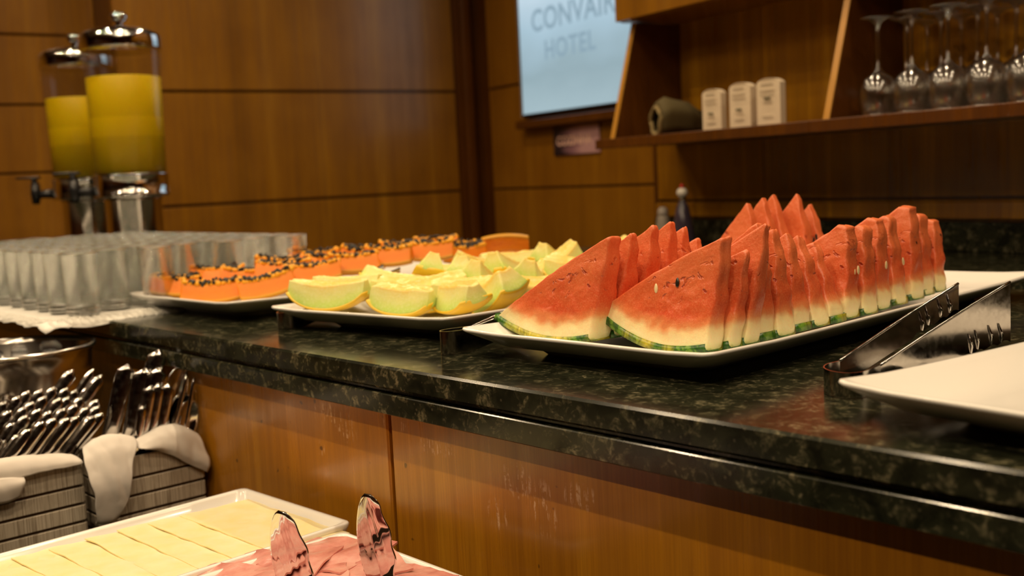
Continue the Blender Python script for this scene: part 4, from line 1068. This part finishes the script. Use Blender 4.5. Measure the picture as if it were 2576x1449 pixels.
mk('body', *lathe([(.022, 0), (.024, .003), (.022, .05), (.017, .085), (.015, .09)], 28), plain('pale_grey_plastic', (.30, .25, .20), .4), b2)
mk('cap', *lathe([(.015, .09), (.0155, .095), (.014, .108), (.008, .114), (.001, .115)], 24), plain('pale_grey_cap', (.34, .29, .25), .4), b2)

# ---------------------------------------------------------------- screen and sign on the recessed wall
SCM = M('screen_glow', (.0, .0, .0), .4)
_v = SCM.coord(); _s = SCM.node('SeparateXYZ', i_0=_v); _g = SCM.noise(SCM.coord((1.5, 1, 3)), 2.2, 2)
_f = SCM.math('ADD', SCM.math('MULTIPLY', _s.outputs[2], 1.25), SCM.math('MULTIPLY', SCM.math('SUBTRACT', _g, .5), .25))
SCM.set('Emission Color', SCM.ramp(_f, [(.0, (.37, .50, .55)), (.20, (.30, .42, .47)), (.42, (.40, .56, .66)), (.60, (.56, .70, .80)), (.9, (.66, .78, .86))])); SCM.set('Emission Strength', 1.0)
e = tag(empty('wall_screen', WB(-1.765, .25, 1.355), ROT_B), 'glowing pale blue upright screen reading CONVAIR HOTEL on the wood wall', 'screen')
HW = .375
box('bezel', -HW-.012, HW+.012, -.034, -.002, 0, .98, BLACKP, e, .004)
box('silver_edge', -HW-.026, -HW-.0125, -.030, -.002, 0, .98, plain('silver_edge', (.30, .27, .23), .35, None), e, .002)
box('display', -HW, HW, -.0355, -.0342, .013, .967, SCM.m, e, .0003)
TXT = M('screen_letters', (0, 0, 0), .5); TXT.set('Emission Color', (.26, .38, .46, 1)); TXT.set('Emission Strength', 1.0)
def text(name, s, size, x, z, y, mat, parent, sp=1.0, align='CENTER', bold=0.0):
    cu = bpy.data.curves.new(name, 'FONT'); cu.body = s; cu.size = size; cu.align_x = align; cu.space_character = sp; cu.extrude = .0003
    cu.materials.append(mat); o = bpy.data.objects.new(name, cu); C.objects.link(o); o.parent = parent
    cu.offset = bold; bpy.context.view_layer.update()
    me = bpy.data.meshes.new_from_object(o.evaluated_get(bpy.context.evaluated_depsgraph_get())); me.name = name
    bpy.data.objects.remove(o); o = bpy.data.objects.new(name, me); C.objects.link(o); o.parent = parent
    o.location = (x, y, z); o.rotation_euler = (pi/2, 0, 0)
    return o
text('lettering', 'CONVAIR', .118, -.015, .33, -.0362, TXT.m, e, 1.05, bold=.0025)
text('lettering', 'HOTEL', .100, -.035, .215, -.0362, TXT.m, e, 1.1, bold=.0025)
box('ledge', -HW-.04, HW+.04, -.05, 0, -.045, -.012, W_DARK, e, .003)
SG = M('sign_plate', (.3, .2, .2), .4); _v = SG.coord(); _s = SG.node('SeparateXYZ', i_0=_v)
_n = SG.noise(SG.coord((2, 1, 14)), 3, 2)
_a = SG.math('ADD', SG.math('MULTIPLY', _s.outputs[0], 3.5), SG.math('MULTIPLY', _n, .9))
SG.set('Base Color', SG.ramp(_a, [(.05, (.02, .012, .02)), (.35, (.30, .15, .19)), (.6, (.62, .36, .38))]))
e = tag(empty('wall_sign', WB(-1.822, .249, 1.194), ROT_B), 'small pinkish sign with pale lettering under the glowing screen', 'sign')
box('plate', -.150, .150, -.008, 0, 0, .112, SG.m, e, .002)
text('lettering', 'COZINHA', .050, -.010, .038, -.0088, plain('sign_letters', (.95, .62, .50), .5), e, 1.0, bold=.0012)
